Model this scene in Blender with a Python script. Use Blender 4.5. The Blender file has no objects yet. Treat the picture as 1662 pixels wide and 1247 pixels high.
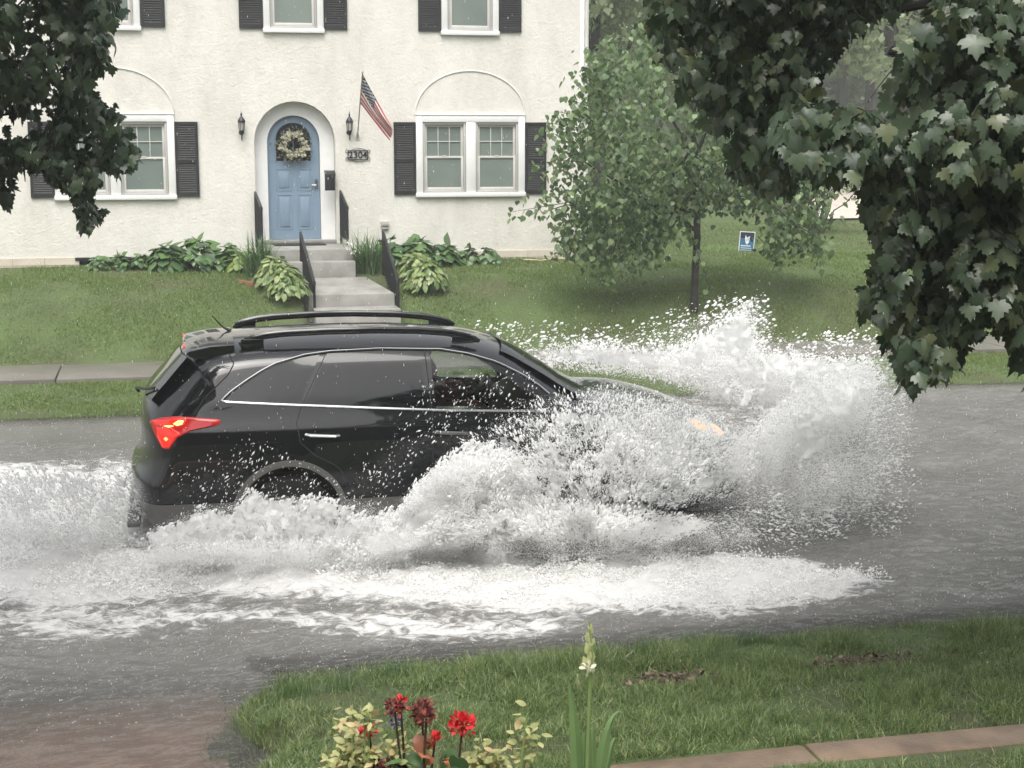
import bpy, bmesh, math, random
import numpy as np
from mathutils import Vector, Matrix

rng = np.random.default_rng(7)
random.seed(7)
SC = bpy.context.scene
COL = SC.collection
R = math.radians

# ------------------------------------------------------------------ camera, sky, sun, exposure
FOC, YAW, PITCH, CAMZ = 2497.0, R(12.5), R(9.18), 3.35
cam = bpy.data.cameras.new("camera")
cam.sensor_width = 36.0
cam.lens = 36.0 * FOC / 1662.0
cam.clip_start = 0.1
cam.clip_end = 1500
cob = bpy.data.objects.new("camera", cam)
COL.objects.link(cob)
cob.location = (0, 0, CAMZ)
cob.rotation_euler = (R(90) - PITCH, 0, -YAW)
SC.camera = cob

SUN_EL, SUN_AZ = R(62), R(200)          # azimuth measured clockwise from +Y
w = bpy.data.worlds.new("World")
SC.world = w
w.use_nodes = True
nt = w.node_tree
sky = nt.nodes.new("ShaderNodeTexSky")
sky.sky_type = 'NISHITA'
sky.sun_disc = False
sky.sun_elevation = SUN_EL
sky.sun_rotation = SUN_AZ
sky.air_density = 1.6
sky.dust_density = 6.0
sky.ozone_density = 1.0
hs = nt.nodes.new("ShaderNodeHueSaturation")
hs.inputs["Saturation"].default_value = 0.22
nt.links.new(sky.outputs[0], hs.inputs["Color"])
bg = nt.nodes["Background"]
bg.inputs[1].default_value = 0.15
nt.links.new(hs.outputs[0], bg.inputs[0])

sl = bpy.data.lights.new("sun", 'SUN')
sl.energy = 1.3
sl.angle = R(40)
sl.color = (1.0, 0.97, 0.92)
so = bpy.data.objects.new("sun", sl)
COL.objects.link(so)
sdir = Vector((math.sin(SUN_AZ) * math.cos(SUN_EL), math.cos(SUN_AZ) * math.cos(SUN_EL), math.sin(SUN_EL)))
so.rotation_euler = (-sdir).to_track_quat('-Z', 'Y').to_euler()
so.location = sdir * 60

SC.view_settings.view_transform = 'Standard'
SC.view_settings.look = 'None'
SC.view_settings.gamma = 1.0
SC.view_settings.exposure = 0.85
SC.render.engine = 'CYCLES'
SC.cycles.use_denoising = True
SC.cycles.max_bounces = 20
SC.cycles.diffuse_bounces = 16
SC.cycles.transparent_max_bounces = 16
SC.cycles.volume_bounces = 1
SC.cycles.caustics_reflective = False
SC.cycles.caustics_refractive = False

# ------------------------------------------------------------------ photo pixel <-> place
_fh = np.array([math.sin(YAW), math.cos(YAW), 0]); _rt = np.array([math.cos(YAW), -math.sin(YAW), 0])
_fw = math.cos(PITCH) * _fh + np.array([0, 0, -math.sin(PITCH)])
_up = math.sin(PITCH) * _fh + np.array([0, 0, math.cos(PITCH)])
_C = np.array([0, 0, CAMZ])
def _ray(x, y):
    x = np.asarray(x, float); y = np.asarray(y, float)
    return _fw + ((x - 831) / FOC)[..., None] * _rt - ((y - 623.5) / FOC)[..., None] * _up
def on_y(x, y, Y):
    d = _ray(x, y); return _C + d * (np.asarray(Y) / d[..., 1])[..., None]
def on_z(x, y, z):
    d = _ray(x, y); return _C + d * ((np.asarray(z) - CAMZ) / d[..., 2])[..., None]
def to_px(p):
    q = np.asarray(p, float) - _C; zz = q @ _fw
    zz = np.where(np.abs(zz) < 1e-3, 1e-3, zz)
    return 831 + FOC * (q @ _rt) / zz, 623.5 - FOC * (q @ _up) / zz, zz

# ------------------------------------------------------------------ numpy noise
_perm = rng.permutation(1024).astype(np.int64)
_pv = rng.random(1024)
def vnoise(x, y, z=None):
    x = np.asarray(x, float); y = np.asarray(y, float)
    z = np.zeros_like(x) if z is None else np.asarray(z, float) + np.zeros_like(x)
    xi, yi, zi = (np.floor(a).astype(np.int64) for a in (x, y, z))
    fx, fy, fz = x - xi, y - yi, z - zi
    fx, fy, fz = (f * f * (3 - 2 * f) for f in (fx, fy, fz))
    def h(i, j, k): return _pv[(_perm[(_perm[(_perm[i & 1023] + j) & 1023] + k) & 1023])]
    r = 0
    for i in (0, 1):
        for j in (0, 1):
            for k in (0, 1):
                r = r + h(xi + i, yi + j, zi + k) * (fx if i else 1 - fx) * (fy if j else 1 - fy) * (fz if k else 1 - fz)
    return r
def fbm(x, y, z=None, o=4):
    r, a, t = 0, 1.0, 0
    for k in range(o):
        r = r + a * vnoise(np.asarray(x) * 2 ** k + 17.3 * k, np.asarray(y) * 2 ** k + 5.1 * k, None if z is None else np.asarray(z) * 2 ** k)
        t += a; a *= 0.5
    return r / t
def sstep(a, b, x):
    t = np.clip((x - a) / (b - a), 0, 1); return t * t * (3 - 2 * t)
def in_poly(poly, x, y):
    x = np.asarray(x); y = np.asarray(y); c = np.zeros(x.shape, bool); n = len(poly)
    for i in range(n):
        x1, y1 = poly[i]; x2, y2 = poly[(i + 1) % n]
        if y1 == y2: continue
        c ^= ((y1 > y) != (y2 > y)) & (x < (x2 - x1) * (y - y1) / (y2 - y1) + x1)
    return c
def poly_dist(poly, x, y, closed=True):
    d = np.full(np.shape(x), 1e9); n = len(poly)
    for i in range(n if closed else n - 1):
        x1, y1 = poly[i]; x2, y2 = poly[(i + 1) % n]
        dx, dy = x2 - x1, y2 - y1
        t = np.clip(((x - x1) * dx + (y - y1) * dy) / (dx * dx + dy * dy + 1e-12), 0, 1)
        d = np.minimum(d, np.hypot(x - x1 - t * dx, y - y1 - t * dy))
    return d
def poly_sd(poly, x, y):
    d = poly_dist(poly, x, y); return np.where(in_poly(poly, x, y), d, -d)

# ------------------------------------------------------------------ object helpers
def props(o, label=None, cat=None, group=None, kind=None):
    if label: o["label"] = label
    if cat: o["category"] = cat
    if group: o["group"] = group
    if kind: o["kind"] = kind
    return o
def empty(name, loc, label=None, cat=None, group=None, rz=0):
    o = bpy.data.objects.new(name, None); COL.objects.link(o)
    o.location = loc; o.rotation_euler = (0, 0, rz); o.empty_display_size = 0.1
    return props(o, label, cat, group)
def link(name, me, mat=None, parent=None, smooth=False, sharp=None):
    o = bpy.data.objects.new(name, me); COL.objects.link(o)
    if mat is not None:
        for m in (mat if isinstance(mat, (list, tuple)) else [mat]): me.materials.append(m)
    if parent is not None: o.parent = parent
    if smooth:
        me.polygons.foreach_set("use_smooth", np.ones(len(me.polygons), bool))
        if sharp: me.set_sharp_from_angle(angle=R(sharp))
    return o
def np_mesh(name, V, Fc, mats=None):
    """V (n,3); Fc (m,k) uniform polygons or list of such arrays"""
    me = bpy.data.meshes.new(name)
    V = np.asarray(V, np.float32)
    Fs = Fc if isinstance(Fc, list) else [Fc]
    Fs = [np.asarray(f, np.int32) for f in Fs if len(f)]
    loops = np.concatenate([f.ravel() for f in Fs])
    cnt = np.concatenate([np.full(len(f), f.shape[1], np.int32) for f in Fs])
    st = np.concatenate([[0], np.cumsum(cnt)[:-1]]).astype(np.int32)
    me.vertices.add(len(V)); me.vertices.foreach_set("co", V.ravel())
    me.loops.add(len(loops)); me.loops.foreach_set("vertex_index", loops)
    me.polygons.add(len(cnt)); me.polygons.foreach_set("loop_start", st)
    try: me.polygons.foreach_set("loop_total", cnt)
    except Exception: pass
    if mats is not None: me.polygons.foreach_set("material_index", np.asarray(mats, np.int32))
    me.update(calc_edges=True)
    return me
class MB:
    """collects boxes, tubes, prisms; builds ONE mesh object"""
    def __init__(s): s.v = []; s.f = []; s.m = []
    def add(s, V, Fc, m=0):
        b = len(s.v); s.v += [tuple(map(float, p)) for p in V]
        for f in Fc: s.f.append(tuple(b + int(i) for i in f)); s.m.append(m)
        return s
    def box(s, x0, x1, y0, y1, z0, z1, m=0):
        V = [(x, y, z) for x in (x0, x1) for y in (y0, y1) for z in (z0, z1)]
        return s.add(V, [(0, 1, 3, 2), (4, 6, 7, 5), (0, 4, 5, 1), (2, 3, 7, 6), (0, 2, 6, 4), (1, 5, 7, 3)], m)
    def prism(s, pts, y0, y1, m=0):
        """(x,z) polygon extruded along y"""
        n = len(pts); V = [(x, y0, z) for x, z in pts] + [(x, y1, z) for x, z in pts]
        Fc = [tuple(range(n)), tuple(range(2 * n - 1, n - 1, -1))] + [(i, i + n, (i + 1) % n + n, (i + 1) % n) for i in range(n)]
        return s.add(V, Fc, m)
    def prism_x(s, pts, x0, x1, m=0):
        n = len(pts); V = [(x0, y, z) for y, z in pts] + [(x1, y, z) for y, z in pts]
        Fc = [tuple(range(n - 1, -1, -1)), tuple(range(n, 2 * n))] + [((i + 1) % n, (i + 1) % n + n, i + n, i) for i in range(n)]
        return s.add(V, Fc, m)
    def tube(s, pts, rad, n=8, m=0, cap=True, squash=1.0):
        pts = [Vector(p) for p in pts]; k = len(pts)
        rad = [rad] * k if not hasattr(rad, '__len__') else list(rad)
        V = []; prev = None
        for i, p in enumerate(pts):
            t = (pts[min(i + 1, k - 1)] - pts[max(i - 1, 0)])
            t = t.normalized() if t.length > 1e-9 else Vector((0, 0, 1))
            if prev is None:
                a = Vector((0, 0, 1)) if abs(t.z) < 0.9 else Vector((1, 0, 0)); u = t.cross(a).normalized()
            else:
                u = (prev - t * prev.dot(t)).normalized()
            prev = u; vv = t.cross(u)
            for j in range(n):
                a = 2 * math.pi * j / n
                V.append(p + u * (rad[i] * math.cos(a)) + vv * (rad[i] * squash * math.sin(a)))
        Fc = [(i * n + j, i * n + (j + 1) % n, (i + 1) * n + (j + 1) % n, (i + 1) * n + j) for i in range(k - 1) for j in range(n)]
        if cap: Fc += [tuple(range(n - 1, -1, -1)), tuple(range((k - 1) * n, k * n))]
        return s.add(V, Fc, m)
    def lathe(s, prof, c=(0, 0, 0), n=16, m=0, axis='z'):
        V = []
        for r, h in prof:
            for j in range(n):
                a = 2 * math.pi * j / n
                q = (r * math.cos(a), r * math.sin(a), h) if axis == 'z' else (r * math.cos(a), h, r * math.sin(a))
                V.append((c[0] + q[0], c[1] + q[1], c[2] + q[2]))
        k = len(prof)
        Fc = [(i * n + j, i * n + (j + 1) % n, (i + 1) * n + (j + 1) % n, (i + 1) * n + j) for i in range(k - 1) for j in range(n)]
        Fc += [tuple(range(n - 1, -1, -1)), tuple(range((k - 1) * n, k * n))]
        return s.add(V, Fc, m)
    def mesh(s, name):
        me = bpy.data.meshes.new(name); me.from_pydata(s.v, [], s.f)
        me.polygons.foreach_set("material_index", np.array(s.m, np.int32)); me.update(); return me
    def build(s, name, mat, parent=None, smooth=False, sharp=35, bevel=0):
        me = s.mesh(name)
        if bevel:
            bm = bmesh.new(); bm.from_mesh(me)
            bmesh.ops.recalc_face_normals(bm, faces=bm.faces)
            bmesh.ops.bevel(bm, geom=bm.edges[:], offset=bevel, segments=2, affect='EDGES', profile=0.5)
            bm.to_mesh(me); bm.free(); smooth = True
        else:
            bm = bmesh.new(); bm.from_mesh(me); bmesh.ops.recalc_face_normals(bm, faces=bm.faces); bm.to_mesh(me); bm.free()
        return link(name, me, mat, parent, smooth, sharp)

def instances(tv, tf, pos, X, Y, Z, sc):
    """template verts tv (k,3) copied to frames X,Y,Z (n,3) at pos, scale sc (n,) or (n,3)"""
    sc = np.asarray(sc, float)
    if sc.ndim == 1: sc = np.repeat(sc[:, None], 3, 1)
    t = tv[None] * sc[:, None, :]
    V = pos[:, None] + t[..., 0:1] * X[:, None] + t[..., 1:2] * Y[:, None] + t[..., 2:3] * Z[:, None]
    n, k = len(pos), len(tv)
    Fc = (np.asarray(tf)[None] + (np.arange(n) * k)[:, None, None]).reshape(-1, np.asarray(tf).shape[1])
    return V.reshape(-1, 3), Fc
def unit(a): return a / np.maximum(np.linalg.norm(a, axis=-1, keepdims=True), 1e-9)
def frames(d, n):
    """leaf frames: tip direction d = local y, normal n = local z"""
    d = unit(d); n = unit(n - (n * d).sum(-1, keepdims=True) * d)
    return np.cross(d, n), d, n

# ------------------------------------------------------------------ materials
def mat(name): 
    m = bpy.data.materials.new(name); m.use_nodes = True; return m, m.node_tree, m.node_tree.nodes["Principled BSDF"]
def N(nt, t, **kw):
    n = nt.nodes.new(t)
    for k, v in kw.items():
        if k in n.inputs: n.inputs[k].default_value = v
        else: setattr(n, k, v)
    return n
def ramp(nt, fac, stops):
    r = nt.nodes.new("ShaderNodeValToRGB"); e = r.color_ramp.elements
    while len(e) < len(stops): e.new(0.5)
    for q, (p, c) in zip(e, stops):
        q.position = p; q.color = (*c, 1) if len(c) == 3 else c
    nt.links.new(fac, r.inputs[0]); return r.outputs[0]
def tex(nt, scale, detail=4, rough=0.55, coord="Object", stretch=None, dist=0):
    tc = nt.nodes.new("ShaderNodeTexCoord"); src = tc.outputs[coord]
    if stretch:
        mp = nt.nodes.new("ShaderNodeMapping"); mp.inputs["Scale"].default_value = stretch
        nt.links.new(src, mp.inputs[0]); src = mp.outputs[0]
    n = N(nt, "ShaderNodeTexNoise", Scale=scale, Detail=detail, Roughness=rough, Distortion=dist)
    nt.links.new(src, n.inputs["Vector"]); return n.outputs["Fac"]
def bump(nt, b, h, strength=0.4, dist=0.02):
    n = N(nt, "ShaderNodeBump", Strength=strength, Distance=dist)
    nt.links.new(h, n.inputs["Height"]); nt.links.new(n.outputs[0], b.inputs["Normal"])
def simple(name, c, rough=0.5, metal=0.0, var=0.12, scale=6.0, bmp=0.0, coat=0.0, bscale=None):
    m, nt, b = mat(name)
    f = tex(nt, scale)
    nt.links.new(ramp(nt, f, [(0.3, tuple(x * (1 - var) for x in c)), (0.7, tuple(min(1, x * (1 + var)) for x in c))]), b.inputs["Base Color"])
    b.inputs["Roughness"].default_value = rough; b.inputs["Metallic"].default_value = metal
    b.inputs["Coat Weight"].default_value = coat
    if bmp: bump(nt, b, tex(nt, bscale or scale * 4, 5), bmp, 0.01)
    return m
def leaf_mat(name, c1, c2, c3=None, rough=0.35, transl=0.25, spec=0.5):
    m, nt, b = mat(name)
    g = nt.nodes.new("ShaderNodeNewGeometry")
    st = [(0.0, c1), (0.75, c2)] + ([(0.97, c3)] if c3 else [])
    col = ramp(nt, g.outputs["Random Per Island"], st)
    nt.links.new(col, b.inputs["Base Color"]); b.inputs["Roughness"].default_value = rough
    b.inputs["Specular IOR Level"].default_value = spec
    tr = nt.nodes.new("ShaderNodeBsdfTranslucent")
    hsv = N(nt, "ShaderNodeHueSaturation", Value=1.3, Saturation=1.1); nt.links.new(col, hsv.inputs["Color"]); nt.links.new(hsv.outputs[0], tr.inputs[0])
    mx = nt.nodes.new("ShaderNodeMixShader"); mx.inputs[0].default_value = transl
    nt.links.new(b.outputs[0], mx.inputs[1]); nt.links.new(tr.outputs[0], mx.inputs[2])
    nt.links.new(mx.outputs[0], nt.nodes["Material Output"].inputs[0]); return m
def emit(name, c, e, base=None):
    m, nt, b = mat(name); b.inputs["Base Color"].default_value = (*(base or c), 1)
    b.inputs["Emission Color"].default_value = (*c, 1); b.inputs["Emission Strength"].default_value = e
    b.inputs["Roughness"].default_value = 0.15; return m

M = {}
# stucco: trowelled lumps with faint weathering
m, nt, b = mat("stucco")
f1 = tex(nt, 1.1, 7, 0.65, stretch=(1.3, 1, .7)); f2 = tex(nt, 7, 4)
c1 = ramp(nt, f1, [(0.3, (0.60, 0.58, 0.53)), (0.62, (0.705, 0.685, 0.632))])
mx = N(nt, "ShaderNodeMix", data_type='RGBA', blend_type='MULTIPLY'); mx.inputs[0].default_value = 1
nt.links.new(c1, mx.inputs[6]); nt.links.new(ramp(nt, f2, [(0.25, (0.93, 0.93, 0.92)), (0.55, (1, 1, 1))]), mx.inputs[7])
mxs = N(nt, "ShaderNodeMix", data_type='RGBA', blend_type='MULTIPLY'); mxs.inputs[0].default_value = 1
nt.links.new(mx.outputs[2], mxs.inputs[6]); nt.links.new(ramp(nt, tex(nt, 2.6, 5, 0.65, stretch=(1, 1, .16)), [(0.30, (0.94, 0.938, 0.93)), (0.50, (1, 1, 1))]), mxs.inputs[7])
nt.links.new(mxs.outputs[2], b.inputs["Base Color"]); b.inputs["Roughness"].default_value = 0.85
bump(nt, b, tex(nt, 17, 5, 0.6, dist=0.9), 0.42, 0.03)
M["stucco"] = m
M["white"] = simple("white_paint", (0.74, 0.74, 0.73), 0.45, var=0.03)
M["screen"] = simple("window_screen_frame", (0.42, 0.41, 0.39), 0.5, var=0.05)
M["sash"] = simple("sash_paint", (0.55, 0.54, 0.51), 0.5, var=0.05)
M["shutter"] = simple("shutter_paint", (0.0095, 0.0105, 0.012), 0.5, var=0.3, scale=9)
M["door"] = simple("blue_door_paint", (0.185, 0.255, 0.335), 0.4, var=0.04)
M["iron"] = simple("black_iron", (0.014, 0.014, 0.017), 0.4, var=0.2)
M["concrete"] = simple("concrete", (0.25, 0.245, 0.225), 0.6, var=0.22, scale=3.5, bmp=0.25, bscale=40)
M["wetwalk"] = simple("wet_concrete", (0.135, 0.124, 0.108), 0.35, var=0.18, scale=2.0, bmp=0.2, bscale=30)
M["foundation"] = simple("foundation_block", (0.55, 0.49, 0.41), 0.8, var=0.12, scale=3, bmp=0.4)
M["dark"] = simple("dark_void", (0.008, 0.008, 0.009), 0.6)
M["bark"] = simple("bark", (0.035, 0.03, 0.026), 0.8, var=0.4, scale=14, bmp=0.8, bscale=30)
M["twig"] = simple("twig_bark", (0.03, 0.026, 0.022), 0.7, var=0.3, scale=14)
M["roof"] = simple("roof_shingle", (0.09, 0.085, 0.08), 0.9, var=0.3, scale=10, bmp=0.4)
M["asphalt"] = simple("asphalt", (0.06, 0.06, 0.06), 0.6, var=0.2, scale=10, bmp=0.4, bscale=120)
M["drive"] = simple("red_drive_concrete", (0.66, 0.42, 0.34), 0.5, var=0.2, scale=4, bmp=0.3, bscale=60)
M["edging"] = simple("brown_edging", (0.155, 0.105, 0.068), 0.4, var=0.35, scale=5, bmp=0.4, bscale=50)
M["soil"] = simple("soil", (0.06, 0.042, 0.03), 0.8, var=0.4, scale=14, bmp=0.8, bscale=50)
M["chrome"] = simple("chrome_trim", (0.72, 0.72, 0.72), 0.18, metal=1.0, var=0.02)
M["rubber"] = simple("rubber", (0.012, 0.012, 0.013), 0.6, var=0.2)
M["clad"] = simple("grey_cladding", (0.105, 0.103, 0.098), 0.4, var=0.08)
M["alloy"] = simple("alloy", (0.34, 0.34, 0.34), 0.3, metal=0.8, var=0.05)
M["seat"] = simple("seat_fabric", (0.05, 0.045, 0.04), 0.8, var=0.1)
# window pane with pale blind behind it
m, nt, b = mat("window_pane")
nt.links.new(ramp(nt, tex(nt, 1.1, 2), [(0.3, (0.14, 0.175, 0.16)), (0.7, (0.20, 0.235, 0.21))]), b.inputs["Base Color"])
b.inputs["Roughness"].default_value = 0.25; b.inputs["Coat Weight"].default_value = 0.6; b.inputs["Coat Roughness"].default_value = 0.03
M["pane"] = m
m, nt, b = mat("door_glass"); b.inputs["Base Color"].default_value = (0.02, 0.018, 0.017, 1); b.inputs["Roughness"].default_value = 0.08
M["doorglass"] = m
# car paint
m, nt, b = mat("black_car_paint")
b.inputs["Base Color"].default_value = (0.004, 0.0045, 0.006, 1); b.inputs["Roughness"].default_value = 0.3; b.inputs["Specular IOR Level"].default_value = 0.1
b.inputs["Coat Weight"].default_value = 1; b.inputs["Coat Roughness"].default_value = 0.04
bump(nt, b, tex(nt, 60, 2), 0.05, 0.004)
M["paint"] = m
m, nt, b = mat("privacy_glass"); b.inputs["Base Color"].default_value = (0.004, 0.0045, 0.006, 1); b.inputs["Roughness"].default_value = 0.05
M["tint"] = m
m, nt, b = mat("clear_car_glass")
tr = N(nt, "ShaderNodeBsdfTransparent"); tr.inputs[0].default_value = (0.72, 0.77, 0.74, 1)
gl = N(nt, "ShaderNodeBsdfGlossy", Roughness=0.03); fr = N(nt, "ShaderNodeFresnel", IOR=1.5)
mx = nt.nodes.new("ShaderNodeMixShader"); nt.links.new(fr.outputs[0], mx.inputs[0]); nt.links.new(tr.outputs[0], mx.inputs[1]); nt.links.new(gl.outputs[0], mx.inputs[2])
nt.links.new(mx.outputs[0], nt.nodes["Material Output"].inputs[0]); M["carglass"] = m
M["tail"] = emit("lit_tail_lens", (1.0, 0.028, 0.012), 0.50, (0.4, 0.008, 0.006))
M["tailred"] = emit("red_lens", (1.0, 0.02, 0.015), 0.10, (0.35, 0.008, 0.008))
M["tailhot"] = emit("lit_bulb", (1.0, 0.38, 0.08), 3.2)
M["bulbred"] = emit("lit_red_bulb", (1.0, 0.16, 0.05), 2.6)
M["amber"] = emit("lit_amber_lens", (1.0, 0.36, 0.12), 0.42)
M["headlamp"] = emit("lit_headlamp", (1.0, 0.80, 0.62), 0.03, (.35, .33, .31))
# leaves
M["mapleR"] = leaf_mat("maple_leaf", (0.042, 0.068, 0.040), (0.105, 0.145, 0.085), (0.13, 0.15, 0.07), 0.36, 0.28, 0.6)
M["mapleL"] = leaf_mat("maple_leaf_dark", (0.028, 0.050, 0.032), (0.070, 0.105, 0.054), None, 0.36, 0.25)
M["linden"] = leaf_mat("linden_leaf", (0.070, 0.115, 0.055), (0.155, 0.235, 0.10), (0.24, 0.30, 0.14), 0.45, 0.4)
M["fartree_hazed"] = leaf_mat("far_leaf_hazed", (0.20, 0.25, 0.15), (0.36, 0.42, 0.26), None, 0.6, 0.5)  # leaf colour lightened to imitate haze over distance
M["bushleaf"] = leaf_mat("bush_leaf", (0.10, 0.15, 0.06), (0.20, 0.26, 0.12), None, 0.5, 0.35)
M["hosta"] = leaf_mat("hosta_leaf", (0.045, 0.095, 0.035), (0.10, 0.18, 0.06), None, 0.35, 0.2)
M["lime"] = leaf_mat("lime_hosta_leaf", (0.16, 0.24, 0.06), (0.27, 0.34, 0.11), None, 0.4, 0.25)
M["varieg"] = leaf_mat("variegated_hosta_leaf", (0.085, 0.15, 0.045), (0.23, 0.29, 0.11), (0.36, 0.40, 0.19), 0.4, 0.25)
M["lily"] = leaf_mat("daylily_leaf", (0.05, 0.11, 0.045), (0.12, 0.20, 0.075), None, 0.4, 0.25)
M["blade"] = leaf_mat("grass_blade", (0.055, 0.098, 0.030), (0.175, 0.25, 0.08), (0.40, 0.42, 0.22), 0.4, 0.3)
M["bladefar"] = leaf_mat("lawn_blade", (0.068, 0.115, 0.030), (0.18, 0.265, 0.072), (0.27, 0.28, 0.13), 0.55, 0.3)
M["glad"] = leaf_mat("gladiolus_leaf", (0.14, 0.23, 0.09), (0.20, 0.30, 0.12), None, 0.4, 0.35)
M["bud"] = leaf_mat("gladiolus_bud", (0.42, 0.46, 0.20), (0.55, 0.55, 0.30), None, 0.5, 0.3)
M["pale"] = leaf_mat("pale_leaf", (0.24, 0.27, 0.09), (0.47, 0.46, 0.22), (0.52, 0.36, 0.19), 0.5, 0.25)
M["redpetal"] = leaf_mat("red_petal", (0.42, 0.012, 0.02), (0.70, 0.03, 0.04), None, 0.5, 0.2)
M["deadpetal"] = leaf_mat("faded_petal", (0.09, 0.022, 0.02), (0.22, 0.05, 0.045), (0.36, 0.10, 0.07), 0.7, 0.15)
M["purple"] = leaf_mat("purple_petal", (0.06, 0.03, 0.16), (0.13, 0.07, 0.28), None, 0.5, 0.2)
M["rust"] = leaf_mat("rust_leaf", (0.22, 0.07, 0.03), (0.42, 0.17, 0.08), None, 0.5, 0.2)
M["stem"] = simple("stem", (0.05, 0.028, 0.022), 0.6)
M["greenstem"] = simple("green_stem", (0.20, 0.28, 0.10), 0.5)
M["cream"] = leaf_mat("cream_petal", (0.30, 0.28, 0.2), (0.62, 0.58, 0.46), (0.16, 0.20, 0.08), 0.6, 0.2)
M["litter"] = leaf_mat("dead_leaf_litter", (0.04, 0.022, 0.015), (0.11, 0.065, 0.04), (0.24, 0.17, 0.11), 0.6, 0.1)

# ground under the grass: mottled green and olive-brown earth
m, nt, b = mat("turf")
c = ramp(nt, tex(nt, 0.55, 6, 0.6), [(0.30, (0.085, 0.072, 0.038)), (0.46, (0.075, 0.098, 0.034)), (0.68, (0.095, 0.150, 0.042))])
nt.links.new(c, b.inputs["Base Color"]); b.inputs["Roughness"].default_value = 0.8
bump(nt, b, tex(nt, 22, 6, 0.7), 0.9, 0.05); M["turf"] = m

# flood water: muddy absorption by depth, rough rain-pocked surface, foam by attribute
m, nt, b = mat("flood_water")
nt.nodes.remove(b)
out = nt.nodes["Material Output"]
adep = N(nt, "ShaderNodeAttribute", attribute_name="depth"); afo = N(nt, "ShaderNodeAttribute", attribute_name="foam")
mud = N(nt, "ShaderNodeBsdfDiffuse"); 
nt.links.new(ramp(nt, tex(nt, 0.7, 3), [(0.3, (0.130, 0.126, 0.116)), (0.7, (0.185, 0.179, 0.165))]), mud.inputs[0])
trn = N(nt, "ShaderNodeBsdfTransparent"); trn.inputs[0].default_value = (0.92, 0.89, 0.84, 1)
body = nt.nodes.new("ShaderNodeMixShader")
nt.links.new(adep.outputs["Fac"], body.inputs[0]); nt.links.new(trn.outputs[0], body.inputs[1]); nt.links.new(mud.outputs[0], body.inputs[2])
glo = N(nt, "ShaderNodeBsdfGlossy", Roughness=0.06)
hb = N(nt, "ShaderNodeMath", operation='ADD')
nt.links.new(tex(nt, 11, 4, 0.6, stretch=(0.8, 1.1, 1), dist=0.6), hb.inputs[0]); nt.links.new(tex(nt, 38, 3, 0.6), hb.inputs[1])
bp = N(nt, "ShaderNodeBump", Strength=1.0, Distance=0.05); nt.links.new(hb.outputs[0], bp.inputs["Height"])
nt.links.new(bp.outputs[0], glo.inputs["Normal"])
fr = N(nt, "ShaderNodeFresnel", IOR=1.5); nt.links.new(bp.outputs[0], fr.inputs["Normal"])
wat = nt.nodes.new("ShaderNodeMixShader")
nt.links.new(fr.outputs[0], wat.inputs[0]); nt.links.new(body.outputs[0], wat.inputs[1]); nt.links.new(glo.outputs[0], wat.inputs[2])
fm = N(nt, "ShaderNodeBsdfPrincipled"); fm.inputs["Base Color"].default_value = (0.66, 0.65, 0.635, 1); fm.inputs["Roughness"].default_value = 0.5
bp2 = N(nt, "ShaderNodeBump", Strength=0.8, Distance=0.03); nt.links.new(tex(nt, 26, 5, 0.65, dist=0.6), bp2.inputs["Height"]); nt.links.new(bp2.outputs[0], fm.inputs["Normal"])
ns = tex(nt, 10, 9, 0.72, stretch=(0.75, 1.25, 1), dist=0.7)
sub = N(nt, "ShaderNodeMath", operation='ADD'); nt.links.new(ns, sub.inputs[0]); nt.links.new(afo.outputs["Fac"], sub.inputs[1])
mr = N(nt, "ShaderNodeMapRange", interpolation_type='SMOOTHSTEP'); mr.inputs[1].default_value = 0.92; mr.inputs[2].default_value = 1.16
nt.links.new(sub.outputs[0], mr.inputs[0])
mxf = nt.nodes.new("ShaderNodeMixShader")
nt.links.new(mr.outputs[0], mxf.inputs[0]); nt.links.new(wat.outputs[0], mxf.inputs[1]); nt.links.new(fm.outputs[0], mxf.inputs[2])
nt.links.new(mxf.outputs[0], out.inputs[0]); M["water"] = m

# airborne water: white broken drops
m, nt, b = mat("spray_water")
b.inputs["Base Color"].default_value = (0.97, 0.97, 0.965, 1); b.inputs["Roughness"].default_value = 0.2; b.inputs["IOR"].default_value = 1.33
tl = N(nt, "ShaderNodeBsdfTranslucent"); tl.inputs[0].default_value = (0.985, 0.985, 0.98, 1)
mx = nt.nodes.new("ShaderNodeMixShader"); mx.inputs[0].default_value = 0.55
nt.links.new(b.outputs[0], mx.inputs[1]); nt.links.new(tl.outputs[0], mx.inputs[2]); nt.links.new(mx.outputs[0], nt.nodes["Material Output"].inputs[0])
M["spray"] = m

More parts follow.
